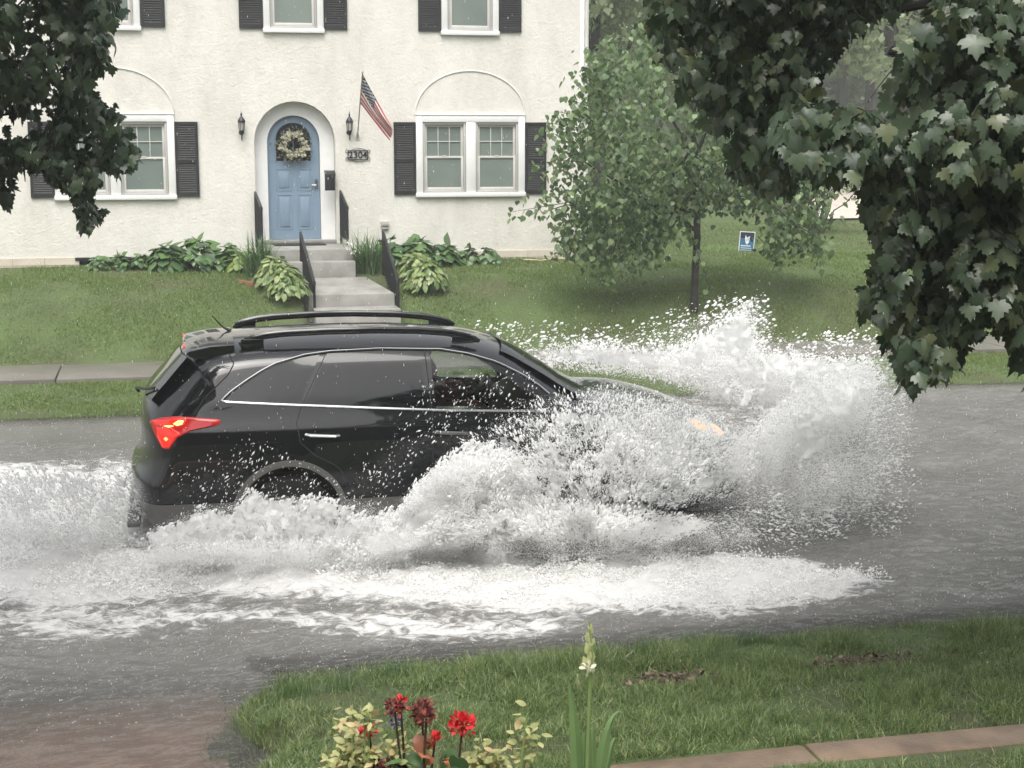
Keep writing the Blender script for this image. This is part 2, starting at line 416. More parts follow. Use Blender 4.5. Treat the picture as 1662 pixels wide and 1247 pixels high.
# ------------------------------------------------------------------ terrain
WZ = 0.12
_gy = [-200, 3.0, 4.7, 6.0, 6.75, 7.2, 8.2, 8.95, 9.35, 9.45, 9.6, 17.7, 18.40, 20.3, 21.6, 21.68, 22.2, 23.1, 24.35, 26, 36, 60, 140, 900]
_gz = [1.0, 1.0, 0.95, 0.36, 0.29, 0.27, 0.20, 0.13, 0.03, -0.1, -0.15, -0.06, 0.155, 0.21, 0.25, 0.29, 0.52, 0.93, 1.12, 1.24, 1.18, 2.4, 7.0, 14.0]
def gz(x, y):
    x = np.asarray(x, float); y = np.asarray(y, float)
    z = np.interp(y, _gy, _gz)
    edge = 0.36 + 0.10 * np.sin(y * 5.1) + 0.12 * (vnoise(y * 3.0, y * 0 + 3) - 0.5)
    k = 1 - sstep(-0.10, 0.12, x - edge)          # the sunken driveway left of the strip of grass
    zd = np.interp(y, [-50, 4.7, 6.2, 7.0, 9.4, 9.6], [1.0, 0.95, 0.10, 0.065, -0.13, -0.15])
    z = np.where(y < 9.6, z * (1 - k) + zd * k, z)
    z = np.where((x > 2.0) & (x < 3.34) & (y > 21.66) & (y < 24.4), z - .35, z)      # cut for the garden steps
    bumps = (fbm(x * 1.1, y * 1.1) - 0.5) * 0.06 + (fbm(x * 4, y * 4, None, 3) - 0.5) * 0.03
    return z + np.where(((y > 7) & (y < 9.3)) | ((y > 18.0) & (y < 20.2)) | ((y > 21.75) & (y < 25.8)) | (y > 27), bumps * (1 - k), 0)
def axis(a, b, step, far):
    core = np.arange(a, b + 1e-6, step); s = step; lo = [a]; hi = [b]
    while lo[-1] > -far: s *= 1.35; lo.append(lo[-1] - s)
    s = step
    while hi[-1] < far: s *= 1.35; hi.append(hi[-1] + s)
    return np.concatenate([lo[:0:-1], core, hi[1:]])
def grid(xs, ys, zf):
    XX, YY = np.meshgrid(xs, ys); V = np.stack([XX.ravel(), YY.ravel(), zf(XX.ravel(), YY.ravel())], 1)
    nx, ny = len(xs), len(ys); i = (np.arange(ny - 1)[:, None] * nx + np.arange(nx - 1)[None]).ravel()
    return V, np.stack([i, i + 1, i + 1 + nx, i + nx], 1)
ys = np.unique(np.concatenate([np.arange(-10, 6, 0.5), np.arange(6, 9.7, 0.06), np.arange(9.7, 17.6, 1.0), np.arange(17.7, 27.2, 0.1), np.arange(27.4, 50, 0.5), np.geomspace(50, 148, 16), -np.geomspace(10, 68, 10)]))
V, Fc = grid(np.clip(axis(-4, 14, 0.12, 140), -148, 158), ys, gz)
g = link("ground", np_mesh("ground", V, Fc), M["turf"], smooth=True); props(g, kind="structure")
MB().prism_x([(9.5, -0.02), (13.9, 0.03), (17.9, -0.02), (17.9, -0.3), (9.5, -0.3)], -150, 150).build("road", M["asphalt"])["kind"] = "structure"
s_ = MB()
for i in range(-60, 61): s_.box(i * 1.5 + .01, i * 1.5 + 1.49, 20.3, 21.62, 0.1, 0.262 + 0.004 * math.sin(i * 2.3))
s_.build("sidewalk", M["wetwalk"], bevel=0.01)["kind"] = "structure"
V, Fc = grid(np.linspace(-6, 0.46, 60), np.linspace(5.9, 9.6, 40), lambda x, y: gz(np.minimum(x, 0.0), y) + 0.012)
props(link("driveway", np_mesh("driveway", V, Fc), M["drive"], smooth=True), kind="structure")
V, Fc = grid(np.linspace(0, 40, 30), np.linspace(36.5, 62, 30), lambda x, y: x * 0)
V[:, 0] = 15.6 + V[:, 0] + (V[:, 1] - 36.5) * .46; V[:, 2] = gz(V[:, 0], V[:, 1]) + .05
m_ = simple("pale_gravel", (0.50, 0.44, 0.39), 0.9, var=0.1, scale=1)
props(link("side_street", np_mesh("side_street", V, Fc), m_, smooth=True), kind="structure")

# ------------------------------------------------------------------ flood water sheet
xs = np.concatenate([-np.geomspace(3.2, 120, 30)[::-1], np.arange(-3, 13.5, 0.022), np.geomspace(13.7, 120, 30)])
ysw = np.concatenate([np.arange(5.6, 18.5, 0.022), [18.52]])
XX, YY = np.meshgrid(xs, ysw); x = XX.ravel(); y = YY.ravel()
px, py, _ = to_px(np.stack([x, y, np.full_like(x, WZ)], 1))
foam = np.zeros_like(x)
FOAM = [  # (outline in photo pixels on the water plane, strength, softness px)
    ([(-400, 752), (100, 750), (235, 742), (300, 760), (640, 800), (760, 830), (760, 880), (900, 900), (1060, 890), (1290, 903), (1430, 930), (1458, 943), (1330, 985), (1200, 1003), (900, 1000), (560, 985), (300, 975), (150, 990), (-400, 1000)], 0.93, 60),
    ([(-400, 960), (300, 960), (700, 975), (1000, 985), (900, 1050), (640, 1062), (400, 1040), (200, 1050), (-400, 1075)], 0.66, 60),
    ([(640, 610), (900, 600), (1150, 590), (1420, 590), (1440, 640), (1300, 700), (1200, 760), (1200, 860), (1000, 860), (700, 700)], 0.52, 50),
]
for poly, st, soft in FOAM:
    foam = np.maximum(foam, st * sstep(-soft, soft, poly_sd(poly, px, py)))
brown = in_poly([(760, 872), (840, 845), (940, 842), (1050, 868), (960, 895), (820, 896)], px, py)
foam = np.where(brown, foam * 0.8, foam)
foam *= (0.72 + 0.45 * fbm(x * 1.3, y * 2.2))
calm = 1 - .75 * sstep(900, 200, px) * sstep(760, 700, py)     # sheltered far lane behind the car
h = calm * (0.075 * (fbm(x * 2.6, y * 4.4, None, 3) - 0.5) + 0.046 * (fbm(x * 7.5, y * 12, None, 3) - 0.5))
wake = sstep(0.25, 0.9, foam)
h = h + wake * (0.16 * (fbm(x * 2.2, y * 3.0, None, 4) - 0.42) + 0.07 * (fbm(x * 9, y * 11, None, 3) - 0.5))
left = sstep(260, 60, px) * sstep(740, 800, py) * sstep(1010, 900, py)
h = h + left * 0.10 * np.abs(fbm(x * 3.1 + 9, y * 4.0, None, 3) - 0.5) * 2
h *= np.clip((y - 8.2) / 1.6, 0.15, 1) * np.where((y > 17.9), 0.3, 1)
dep = WZ - gz(np.where(y < 9.5, np.minimum(x, 99), x), y)
dep = np.where((y < 9.5) & (x < 0.36), WZ - (gz(np.minimum(x, 0.0), y) + 0.012), dep)
depth_op = 1 - np.exp(-np.maximum(dep, 0) * (2.6 + 5.4 * np.maximum(sstep(8.5, 10.0, y), sstep(.3, 1.0, x))))
V = np.stack([x, y, WZ + h], 1)
nx, ny = len(xs), len(ysw); i = (np.arange(ny - 1)[:, None] * nx + np.arange(nx - 1)[None]).ravel()
me = np_mesh("water", V, np.stack([i, i + 1, i + 1 + nx, i + nx], 1))
for nm, a in (("foam", foam), ("depth", depth_op)):
    at = me.attributes.new(nm, 'FLOAT', 'POINT'); at.data.foreach_set("value", a.astype(np.float32))
props(link("water", me, M["water"], smooth=True), kind="structure")

# ------------------------------------------------------------------ house
HY = 26.0
house = empty("house", (2.03, HY, 1.24), "cream stucco two-storey house with black shutters and an arched blue front door", "house")
hl = Vector((2.03, HY, 1.24))
def hbuild(mb, name, mt, parent=None, **kw):
    """build in world coordinates, hang under the house (or one of its parts)"""
    o = mb.build(name, mt, None, **kw); p = parent or house
    o.parent = p
    if p is house: o.matrix_parent_inverse = Matrix.Translation(-hl)
    return o
XL, XR = -2.95, 6.95
def archpts(xc, rw, z0, zs, zt, n=18):
    P = [(xc - rw, z0)]
    for i in range(n + 1):
        a = math.pi * (1 - i / n); P.append((xc + rw * math.cos(a), zs + (zt - zs) * math.sin(a)))
    return P + [(xc + rw, z0)]
WIN_LO = [(4.10, 5.985, 2.315, 3.685), (-1.785, 0.125, 2.315, 3.685)]
WIN_UP = [(4.55, 5.53, 5.01, 6.42), (1.605, 2.585, 5.01, 6.42), (-1.33, -0.35, 5.01, 6.42)]
wallb = MB().box(XL, XR, HY, HY + 9.5, 1.385, 7.6)
wall = wallb.build("wall", M["stucco"])
cut = MB()
cut.prism(archpts(2.075, 0.668, 1.30, 3.24, 3.905), HY - 0.5, HY + 0.36)
for a in WIN_LO + WIN_UP: cut.box(a[0] + .05, a[1] - .05, HY - .5, HY + .14, a[2] + .05, a[3] - .05)
def boolean(o, cutters, op='DIFFERENCE'):
    for c in cutters:
        md = o.modifiers.new("b", 'BOOLEAN'); md.operation = op; md.object = c; md.solver = 'EXACT'
    dg = bpy.context.evaluated_depsgraph_get()
    me = bpy.data.meshes.new_from_object(o.evaluated_get(dg)); o.modifiers.clear()
    o.data = me
    for c in cutters: bpy.data.objects.remove(c)
co = cut.build("cutter", None); boolean(wall, [co])
wall.parent = house; wall.matrix_parent_inverse = Matrix.Translation(-hl)
# foundation of rough blocks with a basement window opening on the left
fb = MB()
x = XL - 0.01
k = 0
while x < XR:
    wd = 0.46 + 0.10 * ((k * 7) % 5) / 5
    x1 = min(x + wd, XR + 0.01)
    for z0, z1, off in ((0.95, 1.265, 0.0), (1.270, 1.384, 0.006)):
        if not (-1.47 < (x + x1) / 2 < -0.35): fb.box(x + .002, x1 - .002, HY - 0.015 - off, HY + 0.3, z0, z1)
    x = x1; k += 1
hbuild(MB().box(-1.52, -0.30, HY + .10, HY + .2, 0.95, 1.384).box(-1.52, -0.30, HY - .035, HY + .1, 1.335, 1.3845), "basement_window", M["dark"])
fb.box(XL - .02, XR + .02, HY + 0.32, HY + 9.5, 0.6, 1.384)
hbuild(fb, "foundation", M["foundation"])
rf = MB()
rz = 7.55
rf.add([(XL - .5, HY - .5, rz), (XR + .5, HY - .5, rz), (XR + .5, HY + 10, rz), (XL - .5, HY + 10, rz), (XL + 3.4, HY + 4.75, rz + 2.6), (XR - 3.4, HY + 4.75, rz + 2.6),
        (XL - .5, HY - .5, rz - .18), (XR + .5, HY - .5, rz - .18), (XR + .5, HY + 10, rz - .18), (XL - .5, HY + 10, rz - .18)],
       [(0, 1, 5, 4), (1, 2, 5), (2, 3, 4, 5), (3, 0, 4), (0, 6, 7, 1), (1, 7, 8, 2), (2, 8, 9, 3), (3, 9, 6, 0), (6, 9, 8, 7)])
hbuild(rf, "roof", M["roof"])
# corner board, downspout and its shoe
hbuild(MB().box(XR - .005, XR + .075, HY - .03, HY + .12, 1.36, 7.36), "corner_board", M["white"], bevel=0.008)
ds = MB().tube([(XR + .115, HY - .02, 7.3), (XR + .115, HY - .02, 1.62), (XR + .10, HY - .06, 1.46), (XR + .04, HY - .28, 1.36)], .036, 8)
hbuild(ds, "downspout", M["sash"], smooth=True)
# raised plaster arches over the lower windows
for a in WIN_LO:
    xc = (a[0] + a[1]) / 2; rr = (a[1] - a[0]) / 2
    pts = [(xc + rr * math.cos(math.pi * (1 - i / 32)), HY + 0.002, a[3] + 0.02 + 0.72 * math.sin(math.pi * i / 32)) for i in range(33)]
    hbuild(MB().tube(pts, 0.020, 8, squash=0.9), "arch_moulding", M["stucco"], smooth=True)

def sash(win, x0, x1, z0, z1, muntins, yb):
    """double-hung sash unit inside a casing opening"""
    zm = z0 + (z1 - z0) * 0.505
    fr = MB()
    t = .035
    fr.box(x0, x0 + t, yb, yb + .06, z0, z1).box(x1 - t, x1, yb, yb + .06, z0, z1)
    fr.box(x0 + t, x1 - t, yb, yb + .06, z1 - t, z1).box(x0 + t, x1 - t, yb, yb + .06, z0, z0 + .03)
    so_ = hbuild(fr, "frame", M["screen"], win, bevel=0.004)
    lo = MB(); xi0, xi1 = x0 + t + .002, x1 - t - .002; q = .04
    lo.box(xi0, xi0 + q, yb + .022, yb + .055, z0 + .032, zm + .02).box(xi1 - q, xi1, yb + .022, yb + .055, z0 + .032, zm + .02)
    lo.box(xi0 + q, xi1 - q, yb + .022, yb + .055, z0 + .032, z0 + .085).box(xi0 + q, xi1 - q, yb + .022, yb + .055, zm - .018, zm + .02)
    lo.box((x0 + x1) / 2 - .03, (x0 + x1) / 2 + .03, yb + .012, yb + .026, zm + .018, zm + .03)
    hbuild(lo, "sash", M["sash"], win, bevel=0.003)
    up = MB(); zu = zm + .022
    up.box(xi0, xi0 + q, yb + .045, yb + .075, zu, z1 - t - .002).box(xi1 - q, xi1, yb + .045, yb + .075, zu, z1 - t - .002).box(xi0 + q, xi1 - q, yb + .045, yb + .075, z1 - t - .042, z1 - t - .002)
    if muntins:
        for i in (1, 2):
            xm = xi0 + q + (xi1 - xi0 - 2 * q) * i / 3; up.box(xm - .007, xm + .007, yb + .052, yb + .064, zu, z1 - t - .042)
        zc = (zu + z1 - t - .042) / 2; up.box(xi0 + q, xi1 - q, yb + .050, yb + .062, zc - .007, zc + .007)
    hbuild(up, "sash", M["sash"], win, bevel=0.002)
    hbuild(MB().box(xi0 + q - .01, xi1 - q + .01, yb + .040, yb + .046, z0 + .07, zm), "pane", M["pane"], win)
    hbuild(MB().box(xi0 + q - .01, xi1 - q + .01, yb + .066, yb + .072, zm, z1 - t - .03), "pane", M["pane"], win)

def window(x0, x1, z0, z1, units, cw, mun):
    c = MB(); y0, y1 = HY - .035, HY + .02
    c.box(x0, x0 + cw, y0, y1, z0 + .075, z1).box(x1 - cw, x1, y0, y1, z0 + .075, z1).box(x0 + cw, x1 - cw, y0, y1, z1 - cw, z1)
    c.box(x0 - .012, x1 + .012, y0 - .03, y1, z0, z0 + .073)
    c.box(x0 - .01, x1 + .01, y0 - .012, y1, z1 + .0005, z1 + .02)
    xs_ = [(x0 + cw, x1 - cw)]
    if units == 2:
        xm = (x0 + x1) / 2; c.box(xm - .083, xm + .083, y0, y1, z0 + .075, z1 - cw - .0005); xs_ = [(x0 + cw, xm - .083), (xm + .083, x1 - cw)]
    win = hbuild(c, "window", M["white"], bevel=0.006)
    for a, b_ in xs_: sash(win, a + .004, b_ - .004, z0 + .077, z1 - cw - .004, mun, HY - .012)
def shutter(x0, x1, z0, z1):
    s = MB(); y0, y1 = HY - .040, HY - .004; r = .042
    s.box(x0, x0 + r, y0, y1, z0, z1).box(x1 - r, x1, y0, y1, z0, z1)
    zm = z0 + (z1 - z0) * .47
    for a, b_ in ((z0, z0 + .07), (zm - .03, zm + .03), (z1 - .05, z1)): s.box(x0 + r + .0005, x1 - r - .0005, y0 + .004, y1, a, b_)
    s.box(x0 + r, x1 - r, y1 - .008, y1 - .002, z0 + .02, z1 - .02)
    for a, b_ in ((z0 + .07, zm - .03), (zm + .03, z1 - .05)):
        n = int((b_ - a) / .036)
        for i in range(n):
            zc = a + (i + .5) * (b_ - a) / n
            s.add([(x0 + r, y0 + .006, zc - .016), (x1 - r, y0 + .006, zc - .016), (x1 - r, y1 - .006, zc + .014), (x0 + r, y1 - .006, zc + .014),
                   (x0 + r, y0 + .010, zc - .020), (x1 - r, y0 + .010, zc - .020), (x1 - r, y1 - .002, zc + .010), (x0 + r, y1 - .002, zc + .010)],
                  [(0, 1, 2, 3), (7, 6, 5, 4), (0, 4, 5, 1), (1, 5, 6, 2), (2, 6, 7, 3), (3, 7, 4, 0)])
    hbuild(s, "shutter", M["shutter"])
for a in WIN_LO:
    window(*a, 2, .115, True)
    shutter(a[0] - .375, a[0] - .006, a[2] + .045, a[3] - .115); shutter(a[1] + .006, a[1] + .375, a[2] + .045, a[3] - .115)
for a in WIN_UP:
    window(*a, 1, .105, True)
    shutter(a[0] - .39, a[0] - .006, a[2] + .06, a[3] - .1); shutter(a[1] + .006, a[1] + .39, a[2] + .06, a[3] - .1)
# doorway: white arched frame set back, blue arched plank door with arched light
DY = HY + .30
fr = MB(); o_ = archpts(2.075, .664, 1.60, 3.24, 3.90); n_ = archpts(2.066, .437, 1.60, 3.235, 3.68)
V_ = [(x, DY - .10, z) for x, z in o_] + [(x, DY - .10, z) for x, z in n_] + [(x, DY + .05, z) for x, z in o_] + [(x, DY + .05, z) for x, z in n_]
L = len(o_)
Fq = [(i, i + 1, L + i + 1, L + i) for i in range(L - 1)] + [(L + i, L + i + 1, 3 * L + i + 1, 3 * L + i) for i in range(L - 1)] + [(2 * L + i, 3 * L + i, 3 * L + i + 1, 2 * L + i + 1) for i in range(L - 1)] + [(i, 2 * L + i, 2 * L + i + 1, i + 1) for i in range(L - 1)] + [(0, L, 3 * L, 2 * L), (L - 1, 2 * L - 1, 4 * L - 1, 3 * L - 1)]
hbuild(fr.add(V_, Fq), "door_frame", M["white"], smooth=True, sharp=40)
door = hbuild(MB().prism(archpts(2.066, .432, 1.615, 3.235, 3.675), DY - .02, DY + .03), "door", M["door"])
pn = MB()
def inset(mb, x0, x1, z0, z1):
    y = DY - .021
    for a in ((x0, x1, z0, z0 + .012), (x0, x1, z1 - .012, z1), (x0, x0 + .012, z0 + .012, z1 - .012), (x1 - .012, x1, z0 + .012, z1 - .012)):
        mb.box(a[0], a[1], y - .006, y, a[2], a[3])
    mb.box(x0 + .05, x1 - .05, y - .010, y, z0 + .05, z1 - .05)
for x0, x1 in ((1.77, 2.035), (2.115, 2.37)):
    inset(pn, x0, x1, 2.43, 2.80); inset(pn, x0, x1, 1.78, 2.37)
hbuild(pn, "panels", M["door"], door, bevel=0.003)
gl_ = archpts(2.066, .295, 2.93, 3.30, 3.565)
hbuild(MB().prism(gl_, DY - .024, DY - .019), "door_glass", M["doorglass"], door)
gm = MB()
for i in (-1, 0, 1): gm.box(2.066 + i * .15 - .008, 2.066 + i * .15 + .008, DY - .030, DY - .0245, 2.93, 3.50 - abs(i) * .06)
gm.tube([(x, DY - .028, z) for x, z in gl_], .012, 6)
hbuild(gm, "door_muntins", M["door"], door)
hd = MB().box(2.415, 2.465, DY - .035, DY - .0205, 2.47, 2.62).tube([(2.44, DY - .06, 2.52), (2.36, DY - .065, 2.525)], .012, 8).tube([(2.44, DY - .02, 2.52), (2.44, DY - .07, 2.52)], .014, 8).lathe([(.022, -.012), (.022, .0)], (2.44, DY - .036, 2.59), 12, axis='y')
hbuild(hd, "door_handle", M["chrome"], door, smooth=True)
hbuild(MB().box(1.40, 2.75, DY - .28, DY + .05, 1.55, 1.612), "threshold", M["concrete"], bevel=0.008)
vt = MB().box(3.495, 3.61, HY - .05, HY + .01, 1.78, 1.82).box(3.485, 3.62, HY - .07, HY + .01, 1.84, 1.92).box(3.50, 3.605, HY - .04, HY + .01, 1.82, 1.84)
hbuild(vt, "wall_vent", M["screen"], bevel=0.006)

# ------------------------------------------------------------------ things on and by the house front
def place(mb, name, mt, root, **kw):
    o = mb.build(name, mt, None, **kw); o.parent = root
    o.matrix_parent_inverse = Matrix.Translation(-Vector(root.location)); return o
for (x, lab) in ((1.205, "black carriage lantern on the stucco left of the blue door"), (2.975, "black carriage lantern on the stucco beside the flagpole")):
    r = empty("wall_lantern", (x, HY, 3.45), lab, "wall lamp", "black lanterns flanking the door")
    y = HY - .115
    place(MB().lathe([(.028, -.012), (.045, -.004), (.045, 0.0)], (x, HY - .001, 3.40), 12, axis='y').tube([(x, HY - .01, 3.40), (x, HY - .06, 3.36), (x, y, 3.40)], .010, 6)
          .lathe([(.006, 3.26), (.012, 3.30), (.010, 3.34), (.03, 3.40), (.040, 3.42), (.044, 3.43)], (x, y, 0), 12), "bracket", M["iron"], r, smooth=True)
    place(MB().lathe([(.038, 3.43), (.052, 3.56)], (x, y, 0), 6), "lamp_glass", simple("lamp_glass", (.36, .36, .34), .15, var=.1), r)
    cg = MB()
    for j in range(6):
        a = math.pi / 3 * j; cg.tube([(x + .040 * math.cos(a), y + .040 * math.sin(a), 3.43), (x + .055 * math.cos(a), y + .055 * math.sin(a), 3.565)], .005, 5)
    place(cg.lathe([(.062, 3.56), (.064, 3.575), (.05, 3.61), (.03, 3.64), (.014, 3.655), (.012, 3.675), (.018, 3.69), (.008, 3.71), (.003, 3.745)], (x, y, 0), 12), "lamp_cage", M["iron"], r, smooth=True)
# house number
r = empty("house_number_sign", (3.118, HY - .02, 3.02), "black scrolled iron house number plaque reading 2304", "number sign")
x0, x1, z0, z1 = 2.945, 3.29, 2.945, 3.105; y = HY - .018
fm = MB().box(x0, x0 + .014, y - .006, y + .006, z0, z1).box(x1 - .014, x1, y - .006, y + .006, z0, z1).box(x0 + .015, x1 - .015, y - .006, y + .006, z0, z0 + .012).box(x0 + .015, x1 - .015, y - .006, y + .006, z1 - .012, z1)
def scroll(cx, cz, r0, a0, a1, sg=1, n=22): return [(cx + sg * (r0 * (1 - .6 * t)) * math.cos(a0 + (a1 - a0) * t), y, cz + (r0 * (1 - .6 * t)) * math.sin(a0 + (a1 - a0) * t)) for t in np.linspace(0, 1, n)]
for sg, xe in ((-1, x0), (1, x1)):
    fm.tube(scroll(xe, z1 - .02, .036, math.pi * .45, -math.pi * 1.3, sg), .0045, 5).tube(scroll(xe, z0 + .02, .036, -math.pi * .45, math.pi * 1.3, sg), .0045, 5)
fm.tube([(x0 + .06 + .25 * t, y, z1 + .032 * math.sin(math.pi * t)) for t in np.linspace(0, 1, 14)], .005, 5)
fm.tube([(x0 + .06 + .25 * t, y, z0 - .026 * math.sin(math.pi * t)) for t in np.linspace(0, 1, 14)], .005, 5)
place(fm, "frame", M["iron"], r, smooth=True)
def text_mesh(s, size, loc, depth, mt, name, parent, bold=0.0):
    c = bpy.data.curves.new(name, 'FONT'); c.body = s; c.size = size; c.extrude = depth; c.align_x = 'CENTER'; c.align_y = 'CENTER'; c.offset = bold
    o = bpy.data.objects.new(name, c); COL.objects.link(o); dg = bpy.context.evaluated_depsgraph_get()
    me = bpy.data.meshes.new_from_object(o.evaluated_get(dg)); bpy.data.objects.remove(o)
    me.transform(Matrix.Translation(loc) @ Matrix.Rotation(R(90), 4, 'X')); q = link(name, me, mt); q.parent = parent
    q.matrix_parent_inverse = Matrix.Translation(-Vector(parent.location)); return q
text_mesh("2304", .158, (3.118, y, 3.024), .006, M["iron"], "numerals", r, .002)
# mailbox
r = empty("mailbox", (2.90, HY, 2.60), "black metal mailbox with a slanted lid on the wall right of the door", "mailbox")
mx0 = 2.555
r.location = (mx0 + .08, HY, 2.6)
bx = MB().prism_x([(HY - .005, 2.44), (HY - .10, 2.44), (HY - .125, 2.69), (HY - .005, 2.73)], mx0, mx0 + .165)
place(bx, "box", M["iron"], r, bevel=.006)
place(MB().prism_x([(HY - .002, 2.735), (HY - .002, 2.775), (HY - .135, 2.715), (HY - .135, 2.675), (HY - .128, 2.695)], mx0 - .006, mx0 + .171), "lid", M["iron"], r, bevel=.004)
# wreath
wc = np.array([2.07, DY - .09, 3.19])
r = empty("wreath", tuple(wc), "round wreath of cream and white blooms hung on the door's arched glass", "wreath")
n = 900
a = rng.random(n) * 2 * np.pi; rad = .185 + rng.normal(0, .055, n); 
pos = np.stack([wc[0] + rad * np.cos(a), wc[1] + rng.normal(0, .022, n), wc[2] + rad * np.sin(a)], 1)
d = unit(np.stack([np.cos(a), rng.normal(-.5, .5, n), np.sin(a)], 1) + rng.normal(0, .5, (n, 3)))
PET = (np.array([(0, 0, 0), (.28, .35, .06), (.2, .85, .02), (0, 1, -.05), (-.2, .85, .02), (-.28, .35, .06), (0, .45, .0)]), np.array([(0, 1, 6), (1, 2, 6), (2, 3, 6), (3, 4, 6), (4, 5, 6), (5, 0, 6)]))
V, Fc = instances(*PET, pos, *frames(d, rng.normal(0, 1, (n, 3)) + [0, -1, 0]), rng.uniform(.02, .05, n))
o = link("foliage", np_mesh("foliage", V, Fc), leaf_mat("wreath_leaf", (.03, .032, .022), (.14, .15, .09), (.20, .19, .13), .6, .2)); o.parent = r; o.matrix_parent_inverse = Matrix.Translation(-Vector(r.location))
fl = [(.15, 50), (.17, 80), (.14, 130), (.175, 165), (.17, 200), (.16, 235), (.16, 268), (.15, 300), (.165, 330), (.17, 15), (.18, 100)]
P_, D_, N_ = [], [], []
fl += [(.21, 60), (.20, 110), (.22, 350), (.215, 190), (.20, 250), (.225, 140), (.21, 315)]
for rr, dg_ in fl:
    c = wc + [rr * math.cos(R(dg_)), -.03, rr * math.sin(R(dg_))]
    for q in range(14):
        v = rng.normal(0, 1, 3); v[1] = -abs(v[1]) * .7; P_.append(c); D_.append(v); N_.append([v[0] * .3, -1, v[2] * .3 + .4])
P_ = np.array(P_); V, Fc = instances(*PET, P_, *frames(np.array(D_), np.array(N_)), rng.uniform(.045, .075, len(P_)))
o = link("flowers", np_mesh("flowers", V, Fc), M["cream"]); o.parent = r; o.matrix_parent_inverse = Matrix.Translation(-Vector(r.location))
# flag on its wall pole
pb = on_y(580, 223, HY - .02); pt = on_y(588.5, 118, 25.15)
r = empty("flag", tuple(pb), "small stars and stripes flag drooping from a slanted wall pole", "flag")
pv = pt - pb
place(MB().tube([pb, pt], .011, 8).lathe([(.004, -.02), (.018, 0), (.016, .02), (.004, .035)], tuple(pt), 8), "pole", simple("pole_wood", (.42, .36, .28), .5), r, smooth=True)
place(MB().lathe([(.05, -.014), (.05, .0)], (pb[0], HY, pb[2]), 10, axis='y').tube([pb + pv * -.01, pb + pv * .09], .02, 8), "bracket", M["sash"], r, smooth=True)
A = pb + pv * .985; hoist = -pv / np.linalg.norm(pv) * .60
flyend = on_y(637, 204, 25.35) - A
nu, nv = 60, 52
uu, vv = np.meshgrid(np.linspace(0, 1, nu + 1), np.linspace(0, 1, nv + 1))
hs_ = hoist[None, None] * (vv * (1 - .50 * uu ** .8))[..., None] 
Pf = A + flyend * (uu ** 1.0)[..., None] + hs_ + np.array([0, 0, -.05]) * (np.sin(uu * math.pi))[..., None]
Pf = Pf + (np.sin(vv * 15 + uu * 3) * .035 * uu ** .6)[..., None] * np.array([.25, 1, .1]) + (np.sin(vv * 6 + uu * 5) * .02 * uu)[..., None] * np.array([.8, 0, .3])
idx = np.arange((nu + 1) * (nv + 1)).reshape(nv + 1, nu + 1)
Fq = np.stack([idx[:-1, :-1], idx[:-1, 1:], idx[1:, 1:], idx[1:, :-1]], -1).reshape(-1, 4)
uc = ((uu[:-1, :-1] + uu[1:, 1:]) / 2).ravel(); vc = ((vv[:-1, :-1] + vv[1:, 1:]) / 2).ravel()
stripe = (np.minimum((vc * 13).astype(int), 12) % 2 == 0).astype(int)
mi = np.where((uc < .42) & (vc < 7 / 13), 2, stripe)
fme = np_mesh("cloth", Pf.reshape(-1, 3), Fq, mi)
o = link("cloth", fme, [simple("flag_white", (.72, .70, .68), .8, var=.04), simple("flag_red", (.50, .045, .06), .8, var=.06), simple("flag_blue", (.02, .028, .075), .8, var=.08)], smooth=True)
o.parent = r; o.matrix_parent_inverse = Matrix.Translation(-Vector(r.location))
st = MB()
def fpt(u, v):
    i, j = v * nv, u * nu; i0, j0 = int(i), int(j); return Pf[i0, j0] + (Pf[min(i0 + 1, nv), j0] - Pf[i0, j0]) * (i - i0) + (Pf[i0, min(j0 + 1, nu)] - Pf[i0, j0]) * (j - j0)
for row in range(9):
    for cc in range(6 if row % 2 == 0 else 5):
        u = .42 * (2 * cc + (1 if row % 2 == 0 else 2)) / 12; v = 7 / 13 * (row + 1) / 10
        c = fpt(u, v); ex = unit(fpt(u + .03, v) - c); ez = unit(fpt(u, v + .03) - c); nn = unit(np.cross(ex, ez))
        if nn[1] > 0: nn = -nn
        V_ = [c + nn * .004 + (ex * math.cos(k * math.pi / 5) + ez * math.sin(k * math.pi / 5)) * (.021 if k % 2 == 0 else .009) for k in range(10)]
        st.add(V_, [tuple(range(10))])
me_ = st.mesh("stars"); o = link("stars", me_, simple("flag_star", (.75, .74, .72), .8, var=.02)); o.parent = r; o.matrix_parent_inverse = Matrix.Translation(-Vector(r.location))
# stoop, walkway, lower flight
r = empty("front_steps", (2.1, 25.2, 1.1), "grey concrete stoop of two weathered steps below the blue door", "steps")
sx0, sx1 = 1.42, 2.86
place(MB().box(sx0, sx1, 24.70, HY + .02, .9, 1.552), "landing", M["concrete"], r, bevel=.015)
place(MB().box(sx0 - .0, sx1, 24.36, 24.698, .9, 1.375), "tread", M["concrete"], r, bevel=.015)
wk = empty("garden_steps", (2.7, 22.4, .6), "concrete steps cut in the bank between the two long black handrails", "steps")
for i, (y0, y1, z) in enumerate([(22.62, 23.10, .80), (22.15, 22.618, .60), (21.66, 22.148, .42)]):
    place(MB().box(2.05, 3.32, y0, y1 - .001, .1, z), "tread", M["concrete"], wk, bevel=.014)
o = MB().prism_x([(23.101, .5), (23.101, .985), (24.359, 1.13), (24.359, .5)], 1.62, 3.02).build("path", M["concrete"], bevel=.012); o["kind"] = "structure"
bm_ = o.data
for v in bm_.vertices:
    t = (24.36 - v.co.y) / 1.26; v.co.x += .38 * t - (.0 if v.co.x < 2.3 else .1 * t)
r = empty("doormat", (2.05, 25.55, 1.553), "dark doormat lying below the blue front door", "mat")
